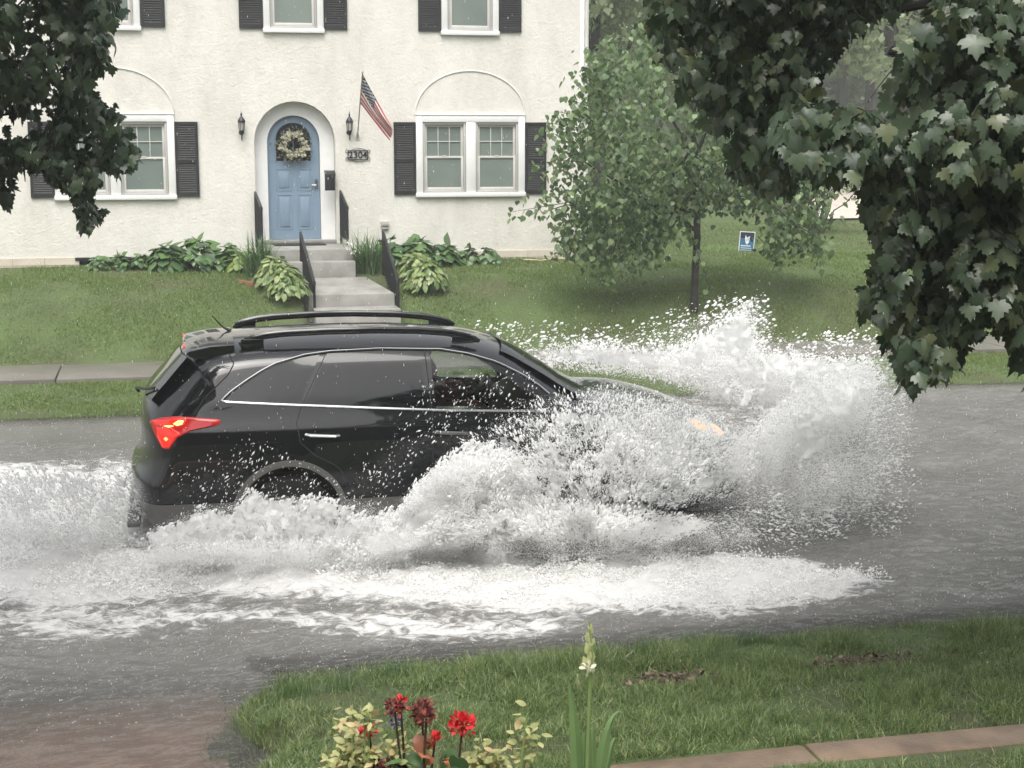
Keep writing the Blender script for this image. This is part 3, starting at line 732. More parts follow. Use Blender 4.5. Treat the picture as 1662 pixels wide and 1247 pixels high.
place(MB().box(1.66, 2.52, 25.55, 25.98, 1.554, 1.572), "mat", M["rubber"], r, bevel=.005)
# handrails: flat bar rail with close black balusters
def railing(lab, x0, x1, y0, y1, zt0, zt1, zb0, zb1, n):
    r = empty("handrail", ((x0 + x1) / 2, (y0 + y1) / 2, zb1), lab, "railing", "black iron handrails by the steps")
    p = lambda t, z: (x0 + (x1 - x0) * t, y0 + (y1 - y0) * t, z)
    top = MB().tube([p(0, zt0), p(1, zt1), p(1.012, zt1 - .05)], .024, 4); place(top, "top_rail", M["iron"], r)
    place(MB().tube([p(0, zb0 + .10), p(1, zb1 + .10)], .014, 4), "bottom_rail", M["iron"], r)
    for t in (0, 1):
        place(MB().tube([p(t, (zb0, zb1)[t] - .05), p(t, (zt0, zt1)[t])], .02, 4), "post", M["iron"], r)
    b_ = MB()
    for i in range(1, n):
        t = i / n; b_.tube([p(t, zb0 + (zb1 - zb0) * t + .1), p(t, zt0 + (zt1 - zt0) * t)], .009, 4)
    place(b_, "balusters", M["iron"], r)
railing("long black handrail nearer the flag-side window, beside the garden steps", 3.335, 3.335, 24.6, 23.0, 1.83, 1.20, 1.10, .62, 13)
railing("long black handrail below the blue door, on the left of the garden steps", 2.02, 2.075, 24.6, 23.0, 1.83, 1.19, 1.10, .62, 13)
railing("short black handrail on the stoop at the left of the door", 1.40, 1.45, 25.95, 25.2, 2.42, 2.20, 1.56, 1.56, 8)
railing("short black handrail on the stoop at the right of the door", 2.81, 2.835, 25.95, 25.2, 2.43, 2.20, 1.56, 1.56, 8)
# yard sign
r = empty("yard_sign", (10.42, 27.0, .95), "blue yard sign with white border and shield emblem on wire legs in the far lawn", "sign")
r.rotation_euler = (0, R(4), 0)
W_, H_ = .30, .46; z0 = .18
def sbox(x0, x1, za, zb, yo, mt, nm):
    o = MB().box(x0, x1, -yo - .002, -yo + .001, za, zb).build(nm, mt, r); return o
MB().box(-W_ / 2, W_ / 2, -.004, .004, z0, z0 + H_).build("board", M["white"], r)
blue = simple("sign_blue", (.035, .14, .26), .45, var=.05); navy = simple("sign_navy", (.012, .02, .045), .45, var=.05)
ins = .014
sbox(-W_ / 2 + ins, W_ / 2 - ins, z0 + ins, z0 + .33, .0052, blue, "panel"); sbox(-W_ / 2 + ins, W_ / 2 - ins, z0 + .331, z0 + H_ - ins, .0052, navy, "panel")
wp = simple("sign_print", (.62, .70, .74), .5, var=.03)
pr = MB()
for za, zb in ((.185, .205), (.148, .160), (.112, .122), (.082, .090), (.048, .056)): pr.box(-.115, .115 - .02 * ((za * 1000) % 3), -.0115, -.0095, z0 + za, z0 + zb)
pr.build("lettering", wp, r)
em = MB().prism([(-.035, z0 + .40), (-.045, z0 + .33), (-.03, z0 + .26), (.0, z0 + .215), (.035, z0 + .26), (.052, z0 + .38), (.02, z0 + .36), (-.01, z0 + .345)], -.0118, -.0096)
em.build("emblem", simple("emblem_white", (.72, .74, .74), .5, var=.02), r)
es = MB()
for i in range(3): es.prism([(-.028 + i * .022, z0 + .285 + i * .004), (-.020 + i * .022, z0 + .28 + i * .004), (.006 + i * .018, z0 + .335 + i * .008), (-.002 + i * .018, z0 + .338 + i * .008)], -.0126, -.0120)
es.build("emblem_stripes", simple("emblem_grey", (.32, .28, .28), .5), r)
MB().tube([(-.10, .006, -.20), (-.10, .006, .5)], .004, 5).tube([(.10, .006, -.20), (.10, .006, .5)], .004, 5).build("wire_legs", M["screen"], r)
# garden hose by the corner and the timber edging in the front garden
hz = [(x, 25.72 + .05 * math.sin(x * 7), float(gz(x, 25.72)) + .03) for x in np.linspace(5.9, 6.75, 14)] + [(6.85, 25.8, 1.34), (6.92, 25.9, 1.5)]
o = MB().tube(hz, .012, 6).build("garden_hose", simple("yellow_hose", (.52, .47, .26), .5), smooth=True); props(o, "thin yellow hose lying along the foundation near the house corner", "hose")
eb = MB()
xe = 2.0; k = 0
for x0, x1 in ((1.9, 3.05), (3.055, 4.6), (4.605, 6.4)): eb.box(x0, x1, 6.68, 6.93, -.05, .294 + .005 * k); k += 1
V_ = eb
o = eb.build("garden_edging", M["edging"], bevel=.02); props(o, "wet brown stone edging between lawn and garden bed", "edging")
for v in o.data.vertices: v.co.z += .012 * math.sin(v.co.x * 3) ; v.co.y += .012 * math.sin(v.co.x * 2.2)

# ------------------------------------------------------------------ the car (x forward, near side -y, centre line at world Y = CY)
CY = 12.70
car = empty("car", (2.2, CY, 0), "black sport utility vehicle with lit tail lamp driving through the flooded street", "car")
SIL = [(-.20, .30, .10), (-.30, .42, .2), (-.365, .58, .28), (-.37, .74, .30), (-.315, .84, .30), (-.285, .95, .32), (-.28, 1.18, .36), (-.235, 1.31, .38), (-.10, 1.47, .40), (.03, 1.62, .40), (.10, 1.69, .34), (.28, 1.745, .24),
       (.6, 1.775, .20), (1.2, 1.795, .20), (1.8, 1.785, .20), (2.3, 1.745, .22), (2.65, 1.665, .30), (2.95, 1.50, .40), (3.2, 1.34, .42), (3.40, 1.255, .34), (3.75, 1.225, .34), (4.10, 1.14, .40), (4.38, 1.03, .50), (4.60, .92, .58), (4.73, .80, .62), (4.79, .66, .62), (4.79, .52, .6), (4.72, .38, .4), (4.55, .30, .2), (4.2, .28, .08), (2.2, .28, .07), (.2, .28, .07)]
def catmull(P, sub=6):
    P = np.array(P, float); n = len(P); out = []
    for i in range(n):
        p0, p1, p2, p3 = P[i - 1], P[i], P[(i + 1) % n], P[(i + 2) % n]
        m1 = (p2 - p0) * .5; m2 = (p3 - p1) * .5
        L_ = np.linalg.norm((p2 - p1)[:2])
        m1 = m1 * min(1, L_ / max(1e-6, np.linalg.norm(m1[:2]))); m2 = m2 * min(1, L_ / max(1e-6, np.linalg.norm(m2[:2])))
        for t in np.arange(sub) / sub:
            out.append((2 * t ** 3 - 3 * t ** 2 + 1) * p1 + (t ** 3 - 2 * t ** 2 + t) * m1 + (-2 * t ** 3 + 3 * t ** 2) * p2 + (t ** 3 - t ** 2) * m2)
    return np.array(out)
S = catmull(SIL, 6)
Spoly = [(a, b_) for a, b_, _ in S]
WZs = [.26, .36, .50, .70, .88, 1.02, 1.085, 1.115, 1.15, 1.24, 1.32, 1.45, 1.60, 1.72, 1.80]
WYs = [.90, .925, .945, .958, .957, .947, .935, .925, .908, .872, .845, .785, .715, .645, .58]
def car_y(x, z):
    """half width of the body at side-view position (x,z)"""
    x = np.asarray(x, float); z = np.asarray(z, float)
    wv = np.interp(z, WZs, WYs)
    wv = wv * (1 - .055 * sstep(3.3, 4.8, x) - .07 * sstep(.9, -.4, x) ** 1.3)
    flare = np.exp(-(np.hypot(x - .84, z - .42) - .43) ** 2 / .006) + np.exp(-(np.hypot(x - 3.69, z - .42) - .43) ** 2 / .006)
    wv = wv + .016 * flare * (z < 1.05)
    best = np.full(x.shape, 1e9); rad = np.full(x.shape, .3)
    for i in range(len(S)):
        x1, z1, r1 = S[i]; x2, z2, r2 = S[(i + 1) % len(S)]
        dx, dz = x2 - x1, z2 - z1
        t = np.clip(((x - x1) * dx + (z - z1) * dz) / (dx * dx + dz * dz + 1e-12), 0, 1)
        d = np.hypot(x - x1 - t * dx, z - z1 - t * dz); m_ = d < best
        best = np.where(m_, d, best); rad = np.where(m_, r1 + (r2 - r1) * t, rad)
    q = np.clip(best / rad, 0, 1); p = 2.5
    return wv * (1 - (1 - q) ** p) ** (1 / p)
ks = np.concatenate([[0], (np.linspace(0, 1, 34)[1:]) ** 1.7])
nS = len(S)
foot = np.stack([np.clip(S[:, 0], .5, 3.9), .9 + np.clip(S[:, 1] - .9, -.06, .06)], 1)
for _ in range(25): foot = .5 * foot + .25 * np.roll(foot, 1, 0) + .25 * np.roll(foot, -1, 0)
G = S[:, None, :2] * (1 - ks)[None, :, None] + foot[:, None, :] * ks[None, :, None]
GY = car_y(G[..., 0], G[..., 1]); GY[:, 0] = 0
nk = len(ks)
Vn = np.stack([G[..., 0], -GY, G[..., 1]], -1).reshape(-1, 3); Vf = np.stack([G[..., 0], GY, G[..., 1]], -1).reshape(-1, 3)
def gidx(i, k): return (i % nS) * nk + k
Fb = []
off = nS * nk
for i in range(nS):
    for k in range(nk - 1):
        a, b_, c, d = gidx(i, k), gidx(i + 1, k), gidx(i + 1, k + 1), gidx(i, k + 1)
        Fb.append((a, d, c, b_)); Fb.append((off + a, off + b_, off + c, off + d))
bm = bmesh.new()
vs = [bm.verts.new(v) for v in np.concatenate([Vn, Vf])]
for f in Fb:
    try: bm.faces.new([vs[i] for i in f])
    except ValueError: pass
# close the seam between the last ring and the spine, weld the centre line
bmesh.ops.remove_doubles(bm, verts=bm.verts, dist=0.0008)
be = [e for e in bm.edges if e.is_boundary]
bmesh.ops.holes_fill(bm, edges=be, sides=0)
bmesh.ops.triangulate(bm, faces=[f for f in bm.faces if len(f.verts) > 4])
bmesh.ops.recalc_face_normals(bm, faces=bm.faces)
bme = bpy.data.meshes.new("body"); bm.to_mesh(bme); bm.free()
body = link("body", bme, M["paint"])
body.location = (0, CY, 0)
def at_car(o):
    o.location = (0, 0, 0); o.parent = car
    o.matrix_parent_inverse = Matrix.Identity(4); o.location = (-2.2, 0, 0); return o
def cyl(x, z, r, y0, y1, n=56):
    return MB().add([(x + r * math.cos(2 * math.pi * j / n), y, z + r * math.sin(2 * math.pi * j / n)) for y in (y0, y1) for j in range(n)],
                    [tuple(range(n)), tuple(range(2 * n - 1, n - 1, -1))] + [(j, j + n, (j + 1) % n + n, (j + 1) % n) for j in range(n)])
def interp_curve(P, n):
    P = np.array(P, float); d = np.concatenate([[0], np.cumsum(np.hypot(*np.diff(P, axis=0).T))]); t = np.linspace(0, d[-1], n)
    return np.stack([np.interp(t, d, P[:, 0]), np.interp(t, d, P[:, 1])], 1)
UP = [(.345, 1.335), (.42, 1.40), (.55, 1.482), (.66, 1.545), (.77, 1.595), (.99, 1.648), (1.19, 1.668), (1.6, 1.676), (2.08, 1.657), (2.31, 1.617), (2.54, 1.545), (2.76, 1.43), (2.90, 1.33), (2.99, 1.245)]
LO = [(.345, 1.335), (.38, 1.325), (.93, 1.285), (1.58, 1.238), (2.06, 1.205), (2.5, 1.185), (2.93, 1.172), (3.06, 1.168)]
up_z = lambda x: np.interp(x, [p[0] for p in UP], [p[1] for p in UP]); lo_z = lambda x: np.interp(x, [p[0] for p in LO], [p[1] for p in LO])
fw_pts = [(x, float(lo_z(x)) + .012) for x in np.linspace(2.01, 2.98, 8)] + [(x, float(up_z(x)) - .012) for x in np.linspace(2.93, 1.985, 14)]
cutters = []
for mb in (cyl(.84, .42, .415, -1.3, -.58), cyl(.84, .42, .415, .58, 1.3), cyl(3.69, .42, .415, -1.3, -.58), cyl(3.69, .42, .415, .58, 1.3),
           MB().prism(fw_pts, -1.2, 1.2)):
    o = mb.build("cutter", None); cutters.append(o)
cab = MB().add([(.9, -.72, .62), (3.25, -.74, .62), (3.25, .74, .62), (.9, .72, .62), (1.1, -.76, 1.24), (3.02, -.78, 1.24), (3.02, .78, 1.24), (1.1, .76, 1.24), (1.25, -.58, 1.64), (2.42, -.59, 1.62), (2.42, .59, 1.62), (1.25, .58, 1.64)],
               [(0, 3, 2, 1), (0, 1, 5, 4), (1, 2, 6, 5), (2, 3, 7, 6), (3, 0, 4, 7), (4, 5, 9, 8), (5, 6, 10, 9), (6, 7, 11, 10), (7, 4, 8, 11), (8, 9, 10, 11)]).build("cutter", None)
cutters.append(cab)
body.location = (0, 0, 0)
boolean(body, cutters)
body.data.polygons.foreach_set("use_smooth", np.ones(len(body.data.polygons), bool)); body.data.set_sharp_from_angle(angle=R(32))
at_car(body)
def patch(name, lo, hi, n, m, off, mt, side=-1, thick=.0):
    """strip patch on the body side between two (x,z) polylines"""
    A_ = interp_curve(lo, n); B_ = interp_curve(hi, n); t = np.linspace(0, 1, m)
    P2 = A_[:, None] * (1 - t)[None, :, None] + B_[:, None] * t[None, :, None]
    Y = side * (car_y(P2[..., 0], P2[..., 1]) + off)
    V = np.stack([P2[..., 0], Y, P2[..., 1]], -1).reshape(-1, 3)
    idx = np.arange(n * m).reshape(n, m); Fq = np.stack([idx[:-1, :-1], idx[1:, :-1], idx[1:, 1:], idx[:-1, 1:]], -1).reshape(-1, 4)
    if side > 0: Fq = Fq[:, ::-1]
    if thick:
        V2 = V.copy(); V2[:, 1] -= side * thick; k0 = len(V)
        rim = np.concatenate([idx[0, :], idx[1:, -1], idx[-1, -2::-1], idx[-2:0:-1, 0]]); nx_ = np.roll(rim, -1)
        Fq = np.concatenate([Fq, Fq[:, ::-1] + k0, np.stack([rim, nx_, nx_ + k0, rim + k0], 1)]); V = np.concatenate([V, V2])
    return at_car(link(name, np_mesh(name, V, Fq), mt, smooth=True, sharp=50))
def blob_patch(name, poly, off, mt, side=-1, parent=None, rings=8, thick=.012):
    P2 = interp_curve(poly + poly[:1], 41)[:-1]; c = P2.mean(0); n = len(P2); V = [(*c,)]; Fq = []
    pts = np.concatenate([[c]] + [c + (P2 - c) * (k / rings) for k in range(1, rings + 1)])
    Y = car_y(pts[:, 0], pts[:, 1]) + off; edge = np.arange(len(pts)) >= 1 + n * (rings - 1); Y = np.where(edge, Y - min(off, thick) , Y)
    V = np.stack([pts[:, 0], side * Y, pts[:, 1]], 1)
    T = [(0, 1 + j, 1 + (j + 1) % n) for j in range(n)]
    Q = [(1 + (k - 1) * n + j, 1 + k * n + j, 1 + k * n + (j + 1) % n, 1 + (k - 1) * n + (j + 1) % n) for k in range(1, rings) for j in range(n)]
    me = np_mesh(name, V, [np.array(T), np.array(Q)])
    o = link(name, me, mt, smooth=True)
    if parent: o.parent = parent
    else: at_car(o)
    return o
for sd in (-1, 1):
    xa = lambda z, x0, x1: x0 + (x1 - x0) * z
    lo1 = [(x, float(lo_z(x)) + .010) for x in np.linspace(.40, .935, 6)]; hi1 = [(.40, 1.362)] + [(x, float(up_z(x)) - .012) for x in np.linspace(.46, 1.115, 10)]
    patch("quarter_glass", lo1, hi1, 16, 8, .004, M["tint"], sd)
    lo2 = [(x, float(lo_z(x)) + .010) for x in np.linspace(.985, 1.935, 10)]; hi2 = [(x, float(up_z(x)) - .012) for x in np.linspace(1.175, 1.905, 10)]
    patch("rear_door_glass", lo2, hi2, 20, 10, .004, M["tint"], sd)
    patch("front_door_glass", fw_pts[:8], fw_pts[:7:-1], 20, 10, .001, M["carglass"], sd)
    lp = [(x, float(up_z(x))) for x in np.concatenate([np.linspace(.345, .8, 16), np.linspace(.85, 2.95, 30)])]
    V_ = [(x, sd * (float(car_y(np.array(x), np.array(z))) + .006), z) for x, z in lp]
    lq = [(x, float(lo_z(x))) for x in np.linspace(.38, 3.02, 40)]
    V2 = [(x, sd * (float(car_y(np.array(x), np.array(z))) + .006), z) for x, z in lq]
    at_car(MB().tube(V2[::-1] + V_, .0125, 8, squash=.9).build("chrome_trim", M["chrome"], smooth=True))
    # door handles and shut lines
    for hx in (1.10, 2.12):
        zz = 1.052 - .02 * (hx - 1.1); yh = float(car_y(np.array(hx), np.array(zz)))
        at_car(MB().tube([(hx - .125, sd * (yh + .004), zz + .012), (hx - .10, sd * (yh + .030), zz + .010), (hx + .10, sd * (yh + .032), zz - .004), (hx + .125, sd * (yh + .004), zz - .006)], .017, 8, squash=.8).build("door_handle", M["chrome"], smooth=True))
    for ln in ([(1.17, 1.665), (.955, 1.285), (.905, 1.16), (.93, 1.0), (1.04, .90), (1.22, .80), (1.33, .62), (1.36, .40)], [(1.95, 1.66), (1.97, 1.2), (1.965, .8), (1.95, .40)], [(3.05, 1.17), (3.08, .95), (3.06, .6), (3.02, .42)], [(.40, 1.70), (.45, 1.60), (.40, 1.52), (.21, 1.35), (.125, 1.22)]):
        q = interp_curve(ln, 30)
        at_car(MB().tube([(x, sd * (float(car_y(np.array(x), np.array(z))) + .0005), z) for x, z in q], .0045, 5).build("shut_line", M["rubber"]))
    patch("sill_cladding", [(1.22, .30), (3.3, .30)], [(1.27, .545), (3.26, .53)], 30, 8, .014, M["clad"], sd)
    patch("bumper_cladding", [(-.215, .32), (.1, .30), (.44, .30)], [(-.335, .555), (-.1, .55), (.405, .555)], 24, 8, .010, M["clad"], sd)
    for wx in (.84, 3.69):
        a_ = np.linspace(R(-14), R(194), 50); ring = []
        i_ = [(wx + .405 * math.cos(t), .42 + .405 * math.sin(t)) for t in a_]; o_ = [(wx + .452 * math.cos(t), .42 + .452 * math.sin(t)) for t in a_]
        patch("arch_trim", i_, o_, 60, 5, .016, M["clad"], sd, .03)
        # wheel well liner
        lin = MB(); n = 24
        for yy in (.60, .93): lin.v += [(wx + .413 * math.cos(2 * math.pi * j / n), sd * yy, .42 + .413 * math.sin(2 * math.pi * j / n)) for j in range(n)]
        lin.f = [(j, (j + 1) % n, n + (j + 1) % n, n + j) for j in range(n)] + [tuple(range(n))]; lin.m = [0] * len(lin.f)
        at_car(lin.build("wheel_well", M["dark"]))
        wh = empty("wheel", (wx - 2.2, sd * .80, .37)); wh.parent = car
        MB().lathe([(.24, -.105), (.33, -.115), (.362, -.085), (.37, 0), (.362, .085), (.33, .115), (.24, .105)], n=40, axis='y').build("tyre", M["rubber"], wh, smooth=True)
        rm = MB().lathe([(.255, -.10), (.262, -.085), (.235, -.06), (.225, .09), (.262, .10)], n=40, axis='y')
        for j in range(5):
            a = 2 * math.pi * j / 5 + .3; ca, sa = math.cos(a), math.sin(a); tx, tz = -sa, ca
            V_ = []
            for rr, wd, yo in ((.03, .05, .085), (.24, .038, .075)):
                for q in (-1, 1):
                    for dy in (0, -.035): V_.append((ca * rr + tx * wd * q, sd * (yo + dy), sa * rr + tz * wd * q))
            rm.add(V_, [(0, 2, 6, 4), (1, 5, 7, 3), (0, 4, 5, 1), (2, 3, 7, 6), (0, 1, 3, 2), (4, 6, 7, 5)])
        rm.lathe([(.05, .05), (.06, .09), (.03, .098)] if sd > 0 else [(.05, -.05), (.06, -.09), (.03, -.098)], n=20, axis='y')
        rm.build("rim", M["alloy"], wh, smooth=True, sharp=40)
    # lamps
    tl_ = blob_patch("tail_lamp", [(-.205, 1.165), (-.12, 1.205), (0, 1.225), (.16, 1.215), (.33, 1.198), (.325, 1.16), (.11, 1.125), (-.005, 1.07), (-.06, .985), (-.115, .98), (-.165, 1.07)], .016, M["tailred"], sd)
    def sub(nm, poly, off, mt): o = blob_patch(nm, poly, off, mt, sd, tl_); o.location = (0, 0, 0); return o
    sub("lower_lens", [(-.16, 1.135), (-.05, 1.155), (.04, 1.10), (-.012, 1.075), (-.065, .995), (-.11, .99), (-.15, 1.07)], .021, M["tail"])
    sub("upper_lens", [(-.185, 1.175), (-.10, 1.195), (0, 1.213), (.09, 1.205), (.06, 1.16), (-.06, 1.155), (-.17, 1.15)], .021, M["tail"])
    sub("turn_bulb", [(-.03, 1.172), (.015, 1.200), (.055, 1.198), (.045, 1.17), (.0, 1.158)], .027, M["tailhot"])
    sub("turn_bulb", [(-.10, 1.152), (-.05, 1.163), (-.02, 1.158), (-.06, 1.146)], .027, M["tailhot"])
    sub("brake_bulb", [(-.105, 1.06), (-.085, 1.078), (-.065, 1.06), (-.085, 1.042)], .027, M["bulbred"])
    hl_ = blob_patch("headlight", [(4.16, 1.012), (4.30, 1.005), (4.44, .955), (4.52, .885), (4.50, .84), (4.40, .85), (4.28, .90), (4.18, .96)], .014, M["headlamp"], sd)
    for nm, pl in (("indicator", [(4.40, .945), (4.46, .93), (4.515, .88), (4.50, .85), (4.42, .87)]), ("side_marker", [(4.17, 1.005), (4.25, 1.0), (4.34, .945), (4.33, .91), (4.25, .935)])):
        o = blob_patch(nm, pl, .020, M["amber"], sd, hl_); o.location = (0, 0, 0)
    # roof rail on its feet
    rr_ = [(.50, 1.728), (.58, 1.772), (.70, 1.798), (.85, 1.812), (1.2, 1.823), (1.55, 1.822), (1.9, 1.808), (2.15, 1.783), (2.30, 1.750), (2.42, 1.705)]
    q = interp_curve(rr_, 40); yr = np.interp(q[:, 0], [.5, 1.4, 2.42], [.555, .60, .565])
    at_car(MB().tube([(x, sd * y_, z) for (x, z), y_ in zip(q, yr)], [.012] + [.024] * 38 + [.012], 10, squash=1.25).build("roof_rail", M["paint"], smooth=True))
    for fx in (.60, 2.28): at_car(MB().box(fx - .09, fx + .09, sd * .575 - .02, sd * .575 + .02, 1.69, float(np.interp(fx, [p[0] for p in rr_], [p[1] for p in rr_]))).build("rail_foot", M["paint"], bevel=.012))
    # door mirror
    bm = bmesh.new(); bmesh.ops.create_uvsphere(bm, u_segments=20, v_segments=12, radius=1)
    for v in bm.verts: v.co = Vector((2.98 + v.co.x * .10, sd * (1.02 + .115 * v.co.y), 1.235 + .085 * v.co.z))
    me_ = bpy.data.meshes.new("door_mirror"); bm.to_mesh(me_); bm.free(); at_car(link("door_mirror", me_, M["paint"], smooth=True))
# spoiler with brake lamp, rear glass, wiper, antenna
sp = MB(); rows = []
for yy, k in ((-.60, .55), (-.57, .85), (-.45, 1), (-.2, 1.03), (.2, 1.03), (.45, 1), (.57, .85), (.60, .55)):
    xr = .44 - .365 * (.90 + .10 * k) ; zt = 1.765 - .045 * (yy / .6) ** 2
    rows.append([(.46, yy, zt + .012), (.28, yy, zt + .004), (xr + .02, yy, zt - .03), (xr, yy, zt - .05), (xr + .03, yy, zt - .075), (.25, yy, zt - .10), (.46, yy, zt - .09)])
V_ = [p for r_ in rows for p in r_]; n = 7
Fq = [(i * n + j, (i + 1) * n + j, (i + 1) * n + (j + 1) % n, i * n + (j + 1) % n) for i in range(len(rows) - 1) for j in range(n)] + [tuple(range(n)), tuple(range(len(V_) - 1, len(V_) - n - 1, -1))]
spo = at_car(sp.add(V_, Fq).build("spoiler", M["paint"], smooth=True, sharp=50))
o = MB().box(.072, .098, -.42, .42, 1.688, 1.706).build("brake_lamp", M["tail"], spo, bevel=.006)
seg = [p for p in S if -.24 < p[0] < .06 and p[1] > 1.30]; seg = sorted(seg, key=lambda p: p[1])
rg = []
for yy in np.linspace(-.60, .60, 17):
    for x_, z_, _ in seg: rg.append((x_ - .006 + .05 * (abs(yy) / .6) ** 2.5, yy, z_ + .004))
ns_ = len(seg); idx = np.arange(17 * ns_).reshape(17, ns_)
at_car(link("rear_glass", np_mesh("rear_glass", np.array(rg), np.stack([idx[:-1, :-1], idx[:-1, 1:], idx[1:, 1:], idx[1:, :-1]], -1).reshape(-1, 4)), M["tint"], smooth=True))
at_car(MB().tube([(-.29, -.02, 1.30), (-.31, -.05, 1.335), (-.22, -.35, 1.37), (-.16, -.5, 1.40)], .012, 6).build("rear_wiper", M["rubber"]))
at_car(MB().tube([(.46, 0, 1.77), (.40, 0, 1.80), (.31, 0, 1.90)], [.018, .008, .005], 6).build("antenna", M["rubber"]))
at_car(MB().box(-.40, -.30, -.93 + .14, .93 - .14, .36, .40).build("rear_valance", M["clad"], bevel=.01))
# windscreen
seg = sorted([p for p in S if 2.62 < p[0] < 3.30 and p[1] > 1.27], key=lambda p: p[0]); rg = []
for yy in np.linspace(-1, 1, 19):
    for x_, z_, _ in seg:
        wdt = .56 + .14 * (x_ - 2.6) / .7; rg.append((x_ + .010 - .07 * abs(yy) ** 3, yy * wdt, z_ + .010 - .055 * abs(yy) ** 3))
ns_ = len(seg); idx = np.arange(19 * ns_).reshape(19, ns_)
at_car(link("windscreen", np_mesh("windscreen", np.array(rg), np.stack([idx[:-1, :-1], idx[1:, :-1], idx[1:, 1:], idx[:-1, 1:]], -1).reshape(-1, 4)), M["tint"], smooth=True))
# cabin: two front seats, dashboard, steering wheel
for sy in (-.37, .37):
    s_ = MB()
    s_.box(2.05, 2.55, sy - .25, sy + .25, .70, .88)
    s_.prism([(1.98, .80), (2.14, .80), (2.00, 1.36), (1.88, 1.36)], sy - .24, sy + .24).prism([(1.88, 1.40), (1.98, 1.40), (1.96, 1.56), (1.88, 1.56)], sy - .13, sy + .13)
    at_car(s_.build("front_seat", M["seat"], bevel=.03))
at_car(MB().prism([(2.75, .9), (3.2, .9), (3.2, 1.20), (2.95, 1.22), (2.75, 1.12)], -.72, .72).build("dashboard", M["rubber"], bevel=.02))
sw = [(2.62 + .06 * math.sin(t), .37 + .185 * math.cos(t), 1.10 + .175 * math.sin(t)) for t in np.linspace(0, 2 * math.pi, 29)]
at_car(MB().tube(sw, .014, 6).tube([(2.62, .37, 1.10), (2.8, .37, 1.05)], .03, 6).build("steering_wheel", M["rubber"], smooth=True))

# the driver, seated on the far side
def skin_body(name, pts, edges, mt, sub=2):
    me = bpy.data.meshes.new(name); me.from_pydata([p[:3] for p in pts], edges, []); o = link(name, me, mt)
    md = o.modifiers.new("s", 'SKIN'); md.use_smooth_shade = True
    for v, p in zip(me.skin_vertices[0].data, pts): v.radius = (p[3], p[4] if len(p) > 4 else p[3])
    me.skin_vertices[0].data[0].use_root = True
    sb = o.modifiers.new("d", 'SUBSURF'); sb.levels = sub; sb.render_levels = sub
    dg = bpy.context.evaluated_depsgraph_get(); nm = bpy.data.meshes.new_from_object(o.evaluated_get(dg)); o.modifiers.clear(); o.data = nm; return o
drv = empty("person", (2.25, CY + .37, .85), "person in a dark red top at the wheel inside the black car", "person")
P_ = [(2.16, 0, .94, .15, .17), (2.12, 0, 1.10, .13, .16), (2.09, 0, 1.28, .14, .17), (2.10, 0, 1.38, .10, .13), (2.11, 0, 1.46, .055), (2.14, 0, 1.55, .09, .075), (2.14, 0, 1.63, .085, .075), (2.13, 0, 1.68, .05),
      (2.10, -.18, 1.36, .065), (2.28, -.22, 1.14, .05), (2.46, -.17, 1.17, .038), (2.56, -.15, 1.20, .035), (2.62, -.15, 1.21, .03),
      (2.10, .18, 1.36, .065), (2.28, .22, 1.14, .05), (2.46, .17, 1.17, .038), (2.56, .15, 1.20, .035), (2.62, .15, 1.21, .03),
      (2.30, -.10, .93, .10), (2.62, -.12, .99, .07), (2.80, -.12, .72, .05), (2.30, .10, .93, .10), (2.62, .12, .99, .07), (2.80, .12, .72, .05)]
E_ = [(0, 1), (1, 2), (2, 3), (3, 4), (4, 5), (5, 6), (6, 7), (3, 8), (8, 9), (9, 10), (10, 11), (11, 12), (3, 13), (13, 14), (14, 15), (15, 16), (16, 17), (0, 18), (18, 19), (19, 20), (0, 21), (21, 22), (22, 23)]
pm = skin_body("person_body", P_, E_, None)
pm.data.materials.clear()
for m_ in (simple("red_top", (.42, .02, .035), .8), simple("skin", (.42, .25, .18), .55, var=.05), simple("hair", (.035, .025, .02), .6), simple("dark_trousers", (.02, .022, .03), .8)): pm.data.materials.append(m_)
for p in pm.data.polygons:
    c = p.center
    p.material_index = 2 if (c.z > 1.62 or (c.z > 1.50 and c.x < 2.115)) else 1 if (c.z > 1.445 or c.x > 2.50 and 1.12 < c.z < 1.3) else 3 if c.z < .98 and c.x > 2.22 else 0
pm.parent = drv; pm.matrix_parent_inverse = Matrix.Translation(-Vector((2.25, .37, .85))); pm.location = (0, .37, 0)
nose = MB().tube([(2.225, .37, 1.575), (2.245, .37, 1.545)], [.012, .018], 6).build("nose", pm.data.materials[1], None, smooth=True)
nose.parent = drv; nose.matrix_parent_inverse = Matrix.Translation(-Vector((2.25, .37, .85)))

# ------------------------------------------------------------------ unseen house behind the viewer, added to darken reflections in the car
r = empty("unseen_brick_house", (1.5, -3, 1.0), "unseen dark brick house added behind the viewer to darken reflections", "house")
brick = simple("dark_brick", (.07, .04, .032), .8, var=.3, scale=8, bmp=.4)
place(MB().box(-9, 12, -12, -2.2, .9, 7.4), "wall", brick, r)
place(MB().prism_x([(-12.8, 7.41), (-1.5, 7.41), (-7, 11.0)], -9.6, 12.6), "roof", M["roof"], r)
for xw in (-7, -3.5, 6, 9.5):
    for zw in (1.9, 4.9):
        f_ = place(MB().box(xw - .6, xw + .6, -2.25, -2.12, zw, zw + 1.5), "window", M["white"], r); o = MB().box(xw - .5, xw + .5, -2.16, -2.10, zw + .1, zw + 1.4).build("pane", M["pane"], f_)
